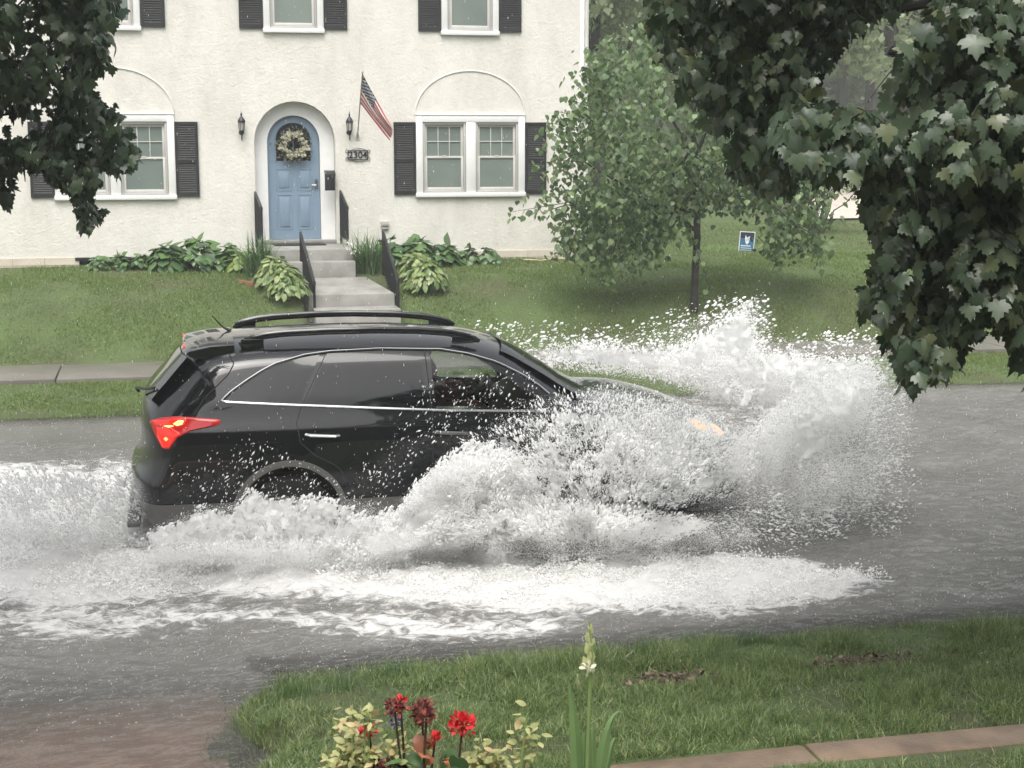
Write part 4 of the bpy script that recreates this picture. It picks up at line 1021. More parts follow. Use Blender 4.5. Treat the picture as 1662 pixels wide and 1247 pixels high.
# ------------------------------------------------------------------ leaves
def fan(outline, c=(0, .38), fold=.18, droop=.22):
    pts = [c] + outline; V = [(x, y, -fold * abs(x) - droop * y * y) for x, y in pts]; n = len(outline)
    return np.array(V), np.array([(0, 1 + i, 1 + (i + 1) % n) for i in range(n)])
_h = [(.10, -.10), (.30, -.14), (.30, .02), (.52, .06), (.66, .26), (.48, .30), (.52, .48), (.28, .46), (.30, .70), (.15, .74)]
MAPLE = fan([(0, 0)] + _h + [(0, 1.02)] + [(-x, y) for x, y in _h[::-1]])
_c = [(.22, -.08), (.42, .05), (.50, .28), (.40, .55), (.20, .80)]
CORD = fan([(0, 0)] + _c + [(0, 1.05)] + [(-x, y) for x, y in _c[::-1]], fold=.25, droop=.25)
_o = [(.20, .14), (.30, .36), (.26, .62), (.12, .86)]
OVAL = fan([(0, 0)] + _o + [(0, 1.0)] + [(-x, y) for x, y in _o[::-1]], fold=.3, droop=.45)
DIA = (np.array([(0, 0, 0), (.42, .5, .12), (0, 1, -.1), (-.42, .5, .12)]), np.array([(0, 1, 2), (0, 2, 3)]))

def bough_leaves(masses, leaf):
    """maple boughs: twigs carrying drooping leaves; each mass = outline (photo px), near/far distance, number of twigs, leaf length"""
    P_, D_, N_, S_ = [], [], [], []; tw = MB()
    for poly, y0, y1, nt_, ls, up in masses:
        xs_ = [p[0] for p in poly]; ys_ = [p[1] for p in poly]; made = 0
        while made < nt_:
            cx = rng.uniform(min(xs_), max(xs_), 400); cy = rng.uniform(min(ys_), max(ys_), 400)
            ok = in_poly(poly, cx, cy)
            gap = fbm(cx / 38, cy / 38, None, 2)
            ok &= gap > .425
            for x, y in zip(cx[ok], cy[ok]):
                if made >= nt_: break
                made += 1
                Yd = rng.uniform(y0, y1); c = on_y(x, y, Yd)
                az = rng.uniform(0, 2 * np.pi); out_ = np.array([math.cos(az), math.sin(az), 0])
                tv = out_ * .8 + np.array([0, 0, -.45 + rng.normal(0, .25)]); tv /= np.linalg.norm(tv); Lg = rng.uniform(.12, .30) * ls / .12
                p_ = [c + tv * t * Lg + np.array([0, 0, -.25 * Lg * t * t]) for t in np.linspace(0, 1, 5)]
                ex_, ey_, _ = to_px(p_[-1])
                if made % 5 == 0 and in_poly(poly, np.array([ex_]), np.array([ey_]))[0]: tw.tube(p_, np.linspace(.005, .0018, 5), 4, cap=False)
                for t in np.linspace(.1, 1, 7):
                    q = c + tv * t * Lg + np.array([0, 0, -.25 * Lg * t * t]) + rng.normal(0, .05, 3) * ls / .12
                    pxx, pyy, _ = to_px(q)
                    jit = rng.normal(0, 7, 2)
                    if not in_poly(poly, np.array([pxx + jit[0]]), np.array([pyy + jit[1]]))[0]: continue
                    a2 = az + rng.normal(0, .9); o2 = np.array([math.cos(a2), math.sin(a2), 0])
                    P_.append(q); D_.append(o2 * rng.uniform(.25, .8) + np.array([0, 0, -rng.uniform(.45, 1.0)])); N_.append(o2 * .8 + np.array([0, -.25, up]) + rng.normal(0, .5, 3)); S_.append(ls * rng.uniform(.5, 1.1) * np.array([rng.uniform(.75, 1.1), 1, rng.uniform(.5, 2.6)]))
    V, Fc = instances(*leaf, np.array(P_), *frames(np.array(D_), np.array(N_)), np.array(S_))
    return V, Fc, tw
def crown_leaves(c, rad, n, size, leaf, lump=.55, seed=0, hollow=.35, droopy=.3):
    """free leaves in lumpy ellipsoid"""
    v = unit(rng.normal(0, 1, (n * 3, 3))); r = rng.uniform(hollow, 1, (n * 3, 1)) ** .6; p = v * r
    m_ = fbm(p[:, 0] * 2.6 + seed, p[:, 1] * 2.6 + seed * 1.7, p[:, 2] * 2.6, 3)
    keep = m_ > np.quantile(m_, 1 - 1 / 3 * (1.0 if lump else 1)); p = p[keep][:n]
    pos = np.asarray(c) + p * np.asarray(rad); k = len(pos)
    d = p + rng.normal(0, .6, (k, 3)); d[:, 2] -= droopy
    nn = p * .6 + np.array([0, 0, .9]) + rng.normal(0, .5, (k, 3))
    return instances(*leaf, pos, *frames(d, nn), size * rng.uniform(.6, 1.3, k))
def tree_root(name, loc, label, cat="tree", group=None): return empty(name, loc, label, cat, group)
def part_np(name, V, Fc, mt, root, smooth=False):
    o = link(name, np_mesh(name, V, Fc), mt, smooth=smooth); o.parent = root
    o.matrix_parent_inverse = (Matrix.Translation(root.location) @ root.rotation_euler.to_matrix().to_4x4()).inverted(); return o
def limb(a, b_, sag=.0, n=7, w=.06):
    a = np.array(a, float); b_ = np.array(b_, float); t = np.linspace(0, 1, n)[:, None]
    P = a + (b_ - a) * t; P[:, 2] += sag * np.sin(np.pi * t[:, 0]); P[1:-1] += rng.normal(0, w, (n - 2, 3)); return P

# right-hand maple: trunk out of frame on the near verge, boughs hanging into view
r = tree_root("maple_tree", (6.9, 6.6, .25), "large-leaved dark maple boughs hanging down over the right side of the street")
MR = [
    ([(1035, -80), (1062, 45), (1075, 95), (1108, 110), (1118, 160), (1150, 195), (1188, 270), (1215, 292), (1243, 312), (1290, 300), (1312, 250), (1300, 190), (1340, 110), (1360, 60), (1470, 0), (1500, -80)], 7.0, 8.4, 640, .084, .25),
    ([(1265, 170), (1325, 120), (1380, 175), (1430, 160), (1500, 40), (1560, -80), (1800, -80), (1800, 310), (1640, 300), (1560, 285), (1480, 270), (1420, 262), (1340, 285), (1290, 262), (1260, 225)], 6.0, 7.2, 860, .098, .75),
    ([(1398, 275), (1450, 262), (1530, 280), (1620, 290), (1800, 270), (1800, 560), (1662, 545), (1630, 520), (1590, 540), (1560, 572), (1530, 600), (1495, 596), (1478, 612), (1464, 636), (1458, 590), (1444, 545), (1436, 515), (1408, 500), (1402, 470), (1418, 420), (1440, 380), (1412, 345), (1392, 320)], 6.2, 7.3, 580, .093, .65),
    ([(1395, 270), (1480, 270), (1520, 320), (1500, 380), (1440, 385), (1412, 345)], 6.6, 7.5, 70, .11, .2),
    ([(1640, 470), (1800, 470), (1800, 660), (1668, 625), (1650, 560)], 6.2, 6.9, 40, .12, .6),
    ([(1720, -300), (2300, -300), (2500, 100), (2450, 330), (2200, 400), (1950, 470), (1790, 560), (1720, 500)], 6.0, 7.6, 620, .10, .5),
    ([(1035, -80), (1560, -80), (1800, -80), (1800, -320), (1150, -320)], 6.2, 8.2, 420, .10, .4),
    ([(1330, 60), (1500, -10), (1560, -80), (1400, -80), (1290, 10)], 7.5, 8.6, 90, .10, .3),
]
V, Fc, tw = bough_leaves(MR, MAPLE)
V2, F2 = crown_leaves((6.6, 6.2, 6.3), (3.2, 3.6, 2.3), 5200, .19, MAPLE, seed=3)
keepf = V2.reshape(-1, len(MAPLE[0]), 3); pxx, pyy, zz = to_px(keepf[:, 0]); bad = (zz > 0) & (pxx > -50) & (pxx < 1720) & (pyy > -60)
V2 = keepf[~bad].reshape(-1, 3); F2 = (MAPLE[1][None] + (np.arange((~bad).sum()) * len(MAPLE[0]))[:, None, None]).reshape(-1, 3)
part_np("crown", np.concatenate([V, V2]), np.concatenate([Fc, F2 + len(V)]), M["mapleR"], r)
tb = MB().tube([(6.9, 6.6, .1), (6.88, 6.6, 1.0), (6.85, 6.55, 2.2), (6.75, 6.5, 3.6), (6.6, 6.4, 5.2), (6.4, 6.2, 7.0)], [.27, .22, .19, .17, .12, .04], 12)
for a, b_ in (((6.85, 6.55, 2.9), on_y(1560, 360, 6.9)), ((6.8, 6.5, 3.4), on_y(1450, 90, 7.0)), ((6.75, 6.5, 3.9), on_y(1180, 60, 7.6)), ((6.85, 6.55, 2.6), on_y(1600, 470, 6.7)), ((6.7, 6.4, 4.6), (4.2, 6.2, 6.6)), ((6.7, 6.4, 4.8), (8.8, 5.4, 6.8))):
    q = limb(a, b_, .25, 9, .05); tb.tube(q, np.linspace(.07, .008, 9), 7)
    for t in (3, 4, 5, 6, 7, 8):
        for _ in range(2): tb.tube(limb(q[t], q[t] + np.array([rng.normal(0, .08), rng.normal(0, .2), rng.normal(-.02, .07)]), .02, 5, .01), np.linspace(.011, .002, 5), 5)
tb.v += [tuple(p) for p in tw.v]; b0 = len(tb.v) - len(tw.v); tb.f += [tuple(i + b0 for i in f) for f in tw.f]; tb.m += tw.m
place(tb, "trunk", M["twig"], r, smooth=True)
# left-hand maple
r = tree_root("maple_tree", (-3.2, 8.7, .2), "dark small-leaved maple bough hanging across the windows on the left side of the house")
ML = [
    ([(-80, -80), (176, -80), (190, -5), (188, 25), (168, 45), (178, 70), (188, 88), (180, 108), (160, 110), (172, 140), (160, 160), (120, 165), (60, 158), (0, 168), (-80, 175)], 9.6, 11.2, 400, .09, .45),
    ([(35, 150), (170, 128), (186, 165), (192, 205), (226, 232), (212, 262), (196, 280), (180, 262), (160, 255), (152, 300), (150, 330), (162, 352), (158, 368), (140, 360), (118, 345), (126, 318), (112, 300), (88, 290), (76, 262), (48, 268), (28, 240), (44, 205)], 9.8, 11.0, 230, .088, .45),
    ([(-80, 165), (8, 175), (16, 215), (38, 235), (40, 262), (16, 272), (10, 310), (-2, 330), (-80, 340)], 9.8, 10.8, 80, .10, .4),
    ([(-80, 330), (-60, 175), (-80, -80), (176, -80), (120, -300), (-600, -300), (-700, 100), (-500, 250)], 8.8, 11, 420, .09, .45),
    ([(0, 150), (60, 150), (60, 178), (20, 172)], 10, 10.8, 10, .10, .4),
]
V, Fc, tw = bough_leaves(ML, MAPLE)
V2, F2 = crown_leaves((-3.4, 8.6, 6.6), (3.4, 3.2, 2.4), 3800, .2, MAPLE, seed=8)
keepf = V2.reshape(-1, len(MAPLE[0]), 3); pxx, pyy, zz = to_px(keepf[:, 0]); bad = (zz > 0) & (pxx > -60) & (pxx < 1720) & (pyy > -60)
V2 = keepf[~bad].reshape(-1, 3); F2 = (MAPLE[1][None] + (np.arange((~bad).sum()) * len(MAPLE[0]))[:, None, None]).reshape(-1, 3)
part_np("crown", np.concatenate([V, V2]), np.concatenate([Fc, F2 + len(V)]), M["mapleL"], r)
tb = MB().tube([(-3.2, 8.7, .0), (-3.2, 8.7, 1.2), (-3.25, 8.7, 2.6), (-3.3, 8.6, 4.4), (-3.4, 8.5, 6.5)], [.24, .2, .18, .13, .04], 12)
for a, b_ in (((-3.25, 8.7, 2.8), on_y(120, 240, 10.3)), ((-3.25, 8.7, 3.2), on_y(110, 100, 10.4)), ((-3.28, 8.6, 3.6), on_y(140, 10, 10.4)), ((-3.25, 8.7, 2.6), on_y(20, 185, 10.3))):
    q = limb(a, b_, .2, 9, .05); tb.tube(q, np.linspace(.06, .006, 9), 7)
    for t in (4, 5, 6, 7, 8):
        for _ in range(2): tb.tube(limb(q[t], q[t] + np.array([rng.normal(0, .08), rng.normal(0, .2), rng.normal(-.04, .07)]), .02, 5, .01), np.linspace(.012, .003, 5), 5)
tb.v += [tuple(p) for p in tw.v]; b0 = len(tb.v) - len(tw.v); tb.f += [tuple(i + b0 for i in f) for f in tw.f]; tb.m += tw.m
place(tb, "trunk", M["twig"], r, smooth=True)

# young linden on the bank across the street
TB = np.array([7.88, 22.5, .60])
r = tree_root("linden_tree", tuple(TB), "young round-leaved tree with slim dark trunk on the bank right of the house")
tb = MB().tube([TB + [0, 0, -.15], TB + [-.01, 0, .4], TB + [.02, 0, 1.2], TB + [-.02, 0, 2.2], TB + [-.10, .05, 3.3], TB + [-.25, 0, 4.6], TB + [-.4, 0, 5.6]], [.070, .058, .054, .046, .036, .022, .008], 10)
P_, D_, N_, S_ = [], [], [], []
def add_spray(q, k, spread, droop):
    for _ in range(k):
        p = q + rng.normal(0, spread, 3) * [1, 1, .75]; az = rng.uniform(0, 2 * np.pi); o2 = np.array([math.cos(az), math.sin(az), 0])
        P_.append(p); D_.append(o2 * rng.uniform(.3, .9) + [0, 0, -rng.uniform(.3, 1.0)]); N_.append(o2 * .6 + [0, -.15, .8] + rng.normal(0, .4, 3)); S_.append(rng.uniform(.055, .105))
CR = [(880, 200), (935, 175), (960, 90), (1010, 60), (1100, 20), (1200, 40), (1280, 120), (1330, 230), (1345, 300), (1330, 420), (1340, 440), (1300, 400), (1270, 432), (1238, 405), (1232, 366), (1186, 366), (1180, 400), (1140, 378), (1090, 370), (1060, 410), (1040, 445), (1010, 415), (985, 470), (965, 468), (975, 415), (930, 420), (905, 405), (920, 360), (870, 355), (832, 350), (850, 335), (890, 320), (860, 275), (900, 262), (880, 235)]
cxs = rng.uniform(820, 1360, 2600); cys = rng.uniform(0, 475, 2600); ok = in_poly(CR, cxs, cys)
dens = fbm(cxs / 60, cys / 60, None, 3); sd_ = poly_sd(CR, cxs, cys)
for x, y, dn, s2 in zip(cxs[ok], cys[ok], dens[ok], sd_[ok]):
    if dn < .42 and rng.random() < .8: continue
    if y < 230 and rng.random() < .15: continue
    if 1155 < x < 1255 and 335 < y < 440: continue
    hw = .25 + 1.15 * min(1, max(s2, 0) / 130); q = on_y(x, y, 22.5 + rng.uniform(-hw, hw))
    add_spray(q, 9 if y > 120 else 6, .14, 0)
for (x0, y0), (x1, y1) in (((950, 330), (832, 350)), ((960, 250), (868, 276)), ((950, 215), (885, 205)), ((960, 200), (900, 186)), ((930, 390), (902, 408)), ((1000, 400), (972, 470)), ((1280, 370), (1345, 438)), ((1230, 390), (1268, 430)), ((960, 180), (930, 170)), ((1120, 380), (1150, 470))):
    for t in np.linspace(0, 1, 9): add_spray(on_y(x0 + (x1 - x0) * t, y0 + (y1 - y0) * t + rng.normal(0, 3), 22.2), 3 if t < .7 else 2, .05, 0)
    tb.tube([on_y(x0 + (x1 - x0) * t, y0 + (y1 - y0) * t - 6, 22.2) for t in np.linspace(0, 1, 5)], np.linspace(.008, .003, 5), 5)
for k, (x, y) in enumerate([(900, 260), (950, 330), (880, 345), (970, 180), (1010, 100), (1060, 60), (1290, 250), (1320, 380), (1250, 330), (1200, 150), (980, 440), (1050, 300), (1120, 40), (1230, 80)]):
    h0 = 1.3 + .22 * k * (1 if k < 6 else .6); q = limb(TB + [0, 0, min(h0, 4.0)], on_y(x, y, 22.5 + rng.uniform(-.7, .7)), .15, 8, .06); tb.tube(q, np.linspace(.030, .006, 8), 6)
V, Fc = instances(*CORD, np.array(P_), *frames(np.array(D_), np.array(N_)), np.array(S_))
part_np("crown", V, Fc, M["linden"], r)
place(tb, "trunk", M["bark"], r, smooth=True)

# taller trees and a bush further back; rain haze is also put into the trees' pale leaf colour
def big_tree(name, x, y, h, rx, label, n, size, mt, group):
    z0 = float(gz(np.array(x), np.array(y))); r = tree_root(name, (x, y, z0), label, "tree", group)
    tb = MB().tube([(x, y, z0 - .2), (x + .05, y, z0 + h * .25), (x - .1, y, z0 + h * .5), (x, y, z0 + h * .85)], [h * .022, h * .018, h * .012, .03], 8)
    Vs, Fs, off_ = [], [], 0
    for k in range(7):
        a = k * 2.4 + x; rr = rx * .55 * (0 if k == 0 else 1); c = np.array([x + rr * math.cos(a), y + rr * math.sin(a) * .8, z0 + h * (.80 if k == 0 else .36 + .075 * k)])
        V, Fc = crown_leaves(c, (rx * .62, rx * .62, h * .22), n // 7, size, DIA, seed=x + k); Vs.append(V); Fs.append(Fc + off_); off_ += len(V)
        if k: tb.tube(limb((x, y, z0 + h * (.2 + .06 * k)), c, .2, 6, .1), np.linspace(h * .008, .03, 6), 6)
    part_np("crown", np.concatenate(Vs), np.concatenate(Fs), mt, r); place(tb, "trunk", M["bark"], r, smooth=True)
G_ = "tall trees behind the house"
big_tree("broadleaf_tree", 11.2, 40, 9, 3.6, "light green tree just right of the house corner, behind the young tree", 9000, .24, M["fartree_hazed"], G_)
big_tree("broadleaf_tree", 13.5, 62, 17, 6.5, "tall misty tree filling the gap beside the house corner", 9000, .42, M["fartree_hazed"], G_)
big_tree("broadleaf_tree", 19.5, 50, 11, 4.6, "misty green tree seen above the bush", 8000, .32, M["fartree_hazed"], G_)
big_tree("broadleaf_tree", 25.5, 66, 16, 6.5, "pale misty tree standing behind the gap in the right-hand boughs", 8000, .42, M["fartree_hazed"], G_)
big_tree("broadleaf_tree", 21.5, 44, 12, 5.0, "light green tree whose crown fills the gap in the right-hand boughs", 9000, .28, M["fartree_hazed"], G_)
big_tree("broadleaf_tree", 27.5, 55, 12, 5.0, "mid-green tree low in the gap between the right-hand boughs", 8000, .32, M["fartree_hazed"], G_)
big_tree("broadleaf_tree", 37.5, 79, 16, 7, "pale wide tree filling the low gap right of the shrub", 8000, .5, M["fartree_hazed"], G_)
big_tree("broadleaf_tree", 49, 108, 22, 10, "palest wide tree behind the side street's end", 8000, .7, M["fartree_hazed"], G_)
big_tree("broadleaf_tree", 42, 84, 20, 9, "pale wide tree far behind the side street", 8000, .55, M["fartree_hazed"], G_)
big_tree("broadleaf_tree", 54, 88, 20, 9, "pale wide tree at the extreme right of the misty row", 8000, .55, M["fartree_hazed"], G_)
big_tree("broadleaf_tree", 27, 84, 20, 9, "pale wide tree far behind the shrub", 8000, .55, M["fartree_hazed"], G_)
big_tree("broadleaf_tree", 34, 58, 14, 6, "misty tree behind the right-hand maple boughs", 7000, .4, M["fartree_hazed"], G_)
big_tree("broadleaf_tree", 19, 92, 24, 10, "tallest and palest tree at the back of the misty row", 8000, .7, M["fartree_hazed"], G_)
big_tree("broadleaf_tree", 38, 95, 24, 11, "broad pale tree at the far right end of the misty row", 7000, .7, M["fartree_hazed"], G_)
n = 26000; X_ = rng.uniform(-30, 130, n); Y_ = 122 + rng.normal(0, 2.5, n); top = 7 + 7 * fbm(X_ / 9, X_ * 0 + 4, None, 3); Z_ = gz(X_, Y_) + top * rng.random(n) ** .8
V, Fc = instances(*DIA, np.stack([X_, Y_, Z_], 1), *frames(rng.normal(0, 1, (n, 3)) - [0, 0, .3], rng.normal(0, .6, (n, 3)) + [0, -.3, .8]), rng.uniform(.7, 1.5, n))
props(link("treeline", np_mesh("treeline", V, Fc), M["fartree_hazed"]), "pale far-off line of woods closing the view", "woods", None, "stuff")
bz = float(gz(np.array(14.6), np.array(32.0)))
r = empty("shrub", (14.0, 32.0, bz), "loose many-stemmed pale green shrub on the far lawn edge", "shrub")
tb = MB(); Vs, Fs, off_ = [], [], 0
for k in range(16):
    a = k * 2.4; e = np.array([14.0 + 1.0 * math.cos(a) * rng.uniform(.3, 1.1), 32 + .7 * math.sin(a), bz + rng.uniform(.8, 2.1)])
    q = limb((14.0 + .1 * math.cos(a), 32 + .1 * math.sin(a), bz - .1), e, .15, 6, .05); tb.tube(q, np.linspace(.022, .005, 6), 5)
    V, Fc = crown_leaves(e, (.50, .5, .36), 170, .085, DIA, seed=k, hollow=.1); Vs.append(V); Fs.append(Fc + off_); off_ += len(V)
part_np("crown", np.concatenate(Vs), np.concatenate(Fs), M["bushleaf"], r); place(tb, "stems", M["bark"], r, smooth=True)
# low dark shrubs at the house corner behind the young tree
for x, y, s_, lab in ((7.75, 28.0, .55, "low dark green shrub near the downspout"), (9.3, 29.5, .6, "low round shrub behind the young tree's trunk")):
    z0 = float(gz(np.array(x), np.array(y))); r = empty("shrub", (x, y, z0), lab, "shrub")
    V, Fc = crown_leaves((x, y, z0 + s_ * .5), (s_, s_, s_ * .6), 1400, .08, DIA, seed=x, hollow=.1); part_np("crown", V, Fc, M["hosta"], r)
    place(MB().tube([(x, y, z0 - .05), (x, y, z0 + s_ * .5)], .02, 5), "stems", M["bark"], r)

# ------------------------------------------------------------------ bed plants
def hosta(x, y, rad, n, ll, mt, label, group, leaf=CORD, hgt=1.0, z=None):
    z0 = float(gz(np.array(x), np.array(y))) if z is None else z
    r = empty("hosta", (x, y, z0), label, "plant", group)
    u = np.sqrt(rng.random(n)); a = rng.uniform(0, 2 * np.pi, n); el = (1 - u) * 1.2 + .1
    o2 = np.stack([np.cos(a), np.sin(a), np.zeros(n)], 1)
    tip = o2 * (rad * .72 * u)[:, None]; tip[:, 2] = rad * hgt * (1.05 - .75 * u ** 2) + rng.normal(0, .025, n)
    pos = np.array([x, y, z0]) + tip
    d = o2 * (.55 + .5 * u)[:, None] + np.stack([np.zeros(n), np.zeros(n), .25 - .9 * u], 1) + rng.normal(0, .22, (n, 3))
    nn = o2 * .55 + [0, 0, 1] + rng.normal(0, .25, (n, 3))
    V, Fc = instances(*leaf, pos, *frames(d, nn), ll * rng.uniform(.7, 1.15, n))
    part_np("leaves", V, Fc, mt, r)
    st_ = MB()
    for i in range(0, n, 3): st_.tube([(x + tip[i][0] * .1, y + tip[i][1] * .1, z0 - .02), (x + tip[i][0] * .6, y + tip[i][1] * .6, z0 + tip[i][2] * .75), tuple(pos[i])], .004, 4, cap=False)
    place(st_, "stalks", M["greenstem"], r)
    return r
def straps(base, n, length, width, spread, mt=None, seg=6, lean=(0, 0), up=1.0, brad=.05, curl=1.0):
    """arching strap leaves as one batch: base (x,y,z)"""
    a = rng.uniform(0, 2 * np.pi, n); L_ = length * rng.uniform(.6, 1.1, n); sp_ = spread * np.sqrt(rng.random(n)) 
    b_ = np.asarray(base) + np.stack([rng.normal(0, brad, n), rng.normal(0, brad, n), np.zeros(n)], 1)
    t = np.linspace(0, 1, seg + 1); ox = np.cos(a); oy = np.sin(a)
    hor = sp_[:, None] * (t * .35 + .65 * t ** 2)[None] * L_[:, None]; ver = L_[:, None] * (up * t[None] - curl * sp_[:, None] * .75 * t[None] ** 2.4)
    C_ = np.stack([b_[:, 0:1] + ox[:, None] * hor + lean[0] * t * L_[:, None], b_[:, 1:2] + oy[:, None] * hor + lean[1] * t * L_[:, None], b_[:, 2:3] + ver], -1)
    wd = width * (np.minimum(1, (1 - t) * 2.2) ** .7 * (.6 + .4 * np.minimum(1, t * 4)))
    az = rng.uniform(0, np.pi, n); side = np.stack([-oy + .5 * np.cos(az), ox + .5 * np.sin(az), np.zeros(n)], 1); side = unit(side)
    Lf = C_ - side[:, None] * wd[None, :, None] / 2; Rt = C_ + side[:, None] * wd[None, :, None] / 2
    V = np.stack([Lf, Rt], 2).reshape(-1, 3); k = 2 * (seg + 1)
    f = np.array([(2 * i, 2 * i + 1, 2 * i + 3, 2 * i + 2) for i in range(seg)])
    return V, (f[None] + (np.arange(n) * k)[:, None, None]).reshape(-1, 4)
def lily(x, y, n, L_, spread, label, width=.016):
    z0 = float(gz(np.array(x), np.array(y))); r = empty("daylily", (x, y, z0), label, "plant", "strappy daylily clumps beside the stoop")
    V, Fc = straps((x, y, z0 - .02), n, L_, width, spread, brad=.10); part_np("leaves", V, Fc, M["lily"], r, True); return r
G1, G2, G3 = "green hostas along the foundation", "small hostas along the foundation", "cream-edged hostas beside the garden steps"
for x, rad, n, lab in ((-.05, .40, 75, "broad green hosta under the left window's right shutter, beside the small hostas"), (.42, .46, 85, "largest broad-leaved green hosta left of the stoop"), (.88, .36, 60, "broad green hosta beside the lime hosta left of the stoop")):
    hosta(x, 25.45, rad, n, .20, M["hosta"], lab, G1)
hosta(1.12, 25.15, .30, 50, .15, M["lime"], "small lime green hosta between green hosta and left daylily", None)
for x, lab in ((-1.12, "small hosta by the left end of the dark basement window"), (-.80, "small hosta in front of the middle of the basement window"), (-.47, "small hosta by the right end of the dark basement window")):
    hosta(x, 25.6, .22, 55, .11, M["hosta"], lab, G2)
for x, rad, n, lab in ((3.55, .40, 75, "broad green hosta behind the long right handrail"), (4.0, .42, 80, "broad green hosta under the right window's left sash"), (4.45, .36, 65, "broad green hosta under the middle of the right window")):
    hosta(x, 25.45, rad, n, .19, M["hosta"], lab, G1)
for x, lab in ((4.92, "small hosta under the right window's right sash"), (5.28, "small hosta at the right-hand end of the foundation bed")):
    hosta(x, 25.6, .25, 60, .11, M["hosta"], lab, G2)
lily(1.36, 24.6, 240, .86, .72, "tall strappy daylily clump left of the stoop")
lily(3.10, 24.8, 240, .86, .70, "tall strappy daylily clump right of the stoop")
lily(3.05, 24.1, 190, .55, 1.0, "low arching daylily clump spilling over the path's right edge")
for x, y, rad, n, lab in ((1.55, 23.75, .42, 230, "cream-edged hosta left of the path, upper clump near the daylily"), (1.68, 23.1, .42, 230, "cream-edged hosta left of the path, lower clump nearest the car roof"), (3.78, 24.05, .40, 210, "cream-edged hosta right of the path, upper clump behind the handrail"), (3.82, 23.3, .44, 260, "cream-edged hosta right of the handrail, lower clump by the lawn")):
    hosta(x, y, rad, n, .125, M["varieg"], lab, G3, OVAL, 1.05)
r = empty("flowering_plant", (2.93, 25.0, 1.2), "small plant with white lily blooms at the foot of the right stoop handrail", "plant")
V, Fc = straps((2.88, 24.85, 1.18), 24, .40, .014, .6); part_np("leaves", V, Fc, M["lily"], r, True)
wpm = leaf_mat("white_petal", (.6, .58, .54), (.75, .74, .7), None, .5, .3)
for q in ((2.80, 24.6, 1.66), (2.77, 24.58, 1.58), (2.84, 24.62, 1.52)):
    a = np.arange(6) * np.pi / 3; d = np.stack([np.cos(a), np.full(6, -.6), np.sin(a)], 1); V, Fc = instances(*PET, np.tile(q, (6, 1)), *frames(d, np.stack([np.zeros(6), np.full(6, -1.), np.full(6, .3)], 1) + rng.normal(0, .2, (6, 3))), rng.uniform(.05, .07, 6))
    part_np("bloom", V, Fc, wpm, r)
o = MB().box(-.9, .9, -.02, .02, 0, .10).build("bed_edging", simple("red_edging", (.28, .11, .07), .7)); o.location = (1.15, 24.05, 1.02); o.rotation_euler = (0, R(2), R(-62)); o.scale = (.35, 1, 1)
props(o, "short red edging board at the left of the path beside the cream-edged hostas", "edging")

# ------------------------------------------------------------------ grass
def grass(name, n, region, hfun, width, mt, label, seg=2, lean=.5):
    pts = []
    tot = 0
    while tot < n:
        x, y = region(n); h_ = hfun(x, y); ok = h_ > 0; pts.append(np.stack([x[ok], y[ok], h_[ok]], 1)); tot += ok.sum()
    p = np.concatenate(pts)[:n]; z = gz(p[:, 0], p[:, 1]) - .01; L_ = p[:, 2] * rng.uniform(.55, 1.15, n)
    a = rng.uniform(0, 2 * np.pi, n); ln = np.abs(rng.normal(0, lean, n)) + .1; t = np.linspace(0, 1, seg + 1)
    hor = (ln * L_)[:, None] * (t ** 1.6)[None]; ver = L_[:, None] * (t[None] * (1 - .28 * np.minimum(ln, 1.6)[:, None] * t[None]))
    Cx = p[:, 0:1] + np.cos(a)[:, None] * hor; Cy = p[:, 1:2] + np.sin(a)[:, None] * hor; Cz = z[:, None] + ver
    b2 = rng.uniform(0, np.pi, n); wx = np.cos(b2) * width / 2; wy = np.sin(b2) * width / 2; tap = 1 - .85 * t[:-1]
    Lf = np.stack([Cx[:, :-1] - wx[:, None] * tap, Cy[:, :-1] - wy[:, None] * tap, Cz[:, :-1]], -1); Rt = np.stack([Cx[:, :-1] + wx[:, None] * tap, Cy[:, :-1] + wy[:, None] * tap, Cz[:, :-1]], -1)
    V = np.concatenate([np.stack([Lf, Rt], 2).reshape(n, -1, 3), np.stack([Cx[:, -1], Cy[:, -1], Cz[:, -1]], -1)[:, None]], 1); k = 2 * seg + 1
    q = np.array([(2 * i, 2 * i + 1, 2 * i + 3, 2 * i + 2) for i in range(seg - 1)]).reshape(-1, 4); tr_ = np.array([(2 * seg - 2, 2 * seg - 1, 2 * seg)])
    b0 = (np.arange(n) * k)[:, None, None]
    Fs = [(tr_[None] + b0).reshape(-1, 3)]
    if seg > 1: Fs.append((q[None] + b0).reshape(-1, 4))
    o = link(name, np_mesh(name, V.reshape(-1, 3), Fs), mt); return props(o, label, "grass", None, "stuff")
def near_region(n):
    y = rng.uniform(6.1, 9.25, n); x = rng.uniform(.15, 1, n); return .15 + (x - .15) / .85 * (y * .62 + 1.4), y
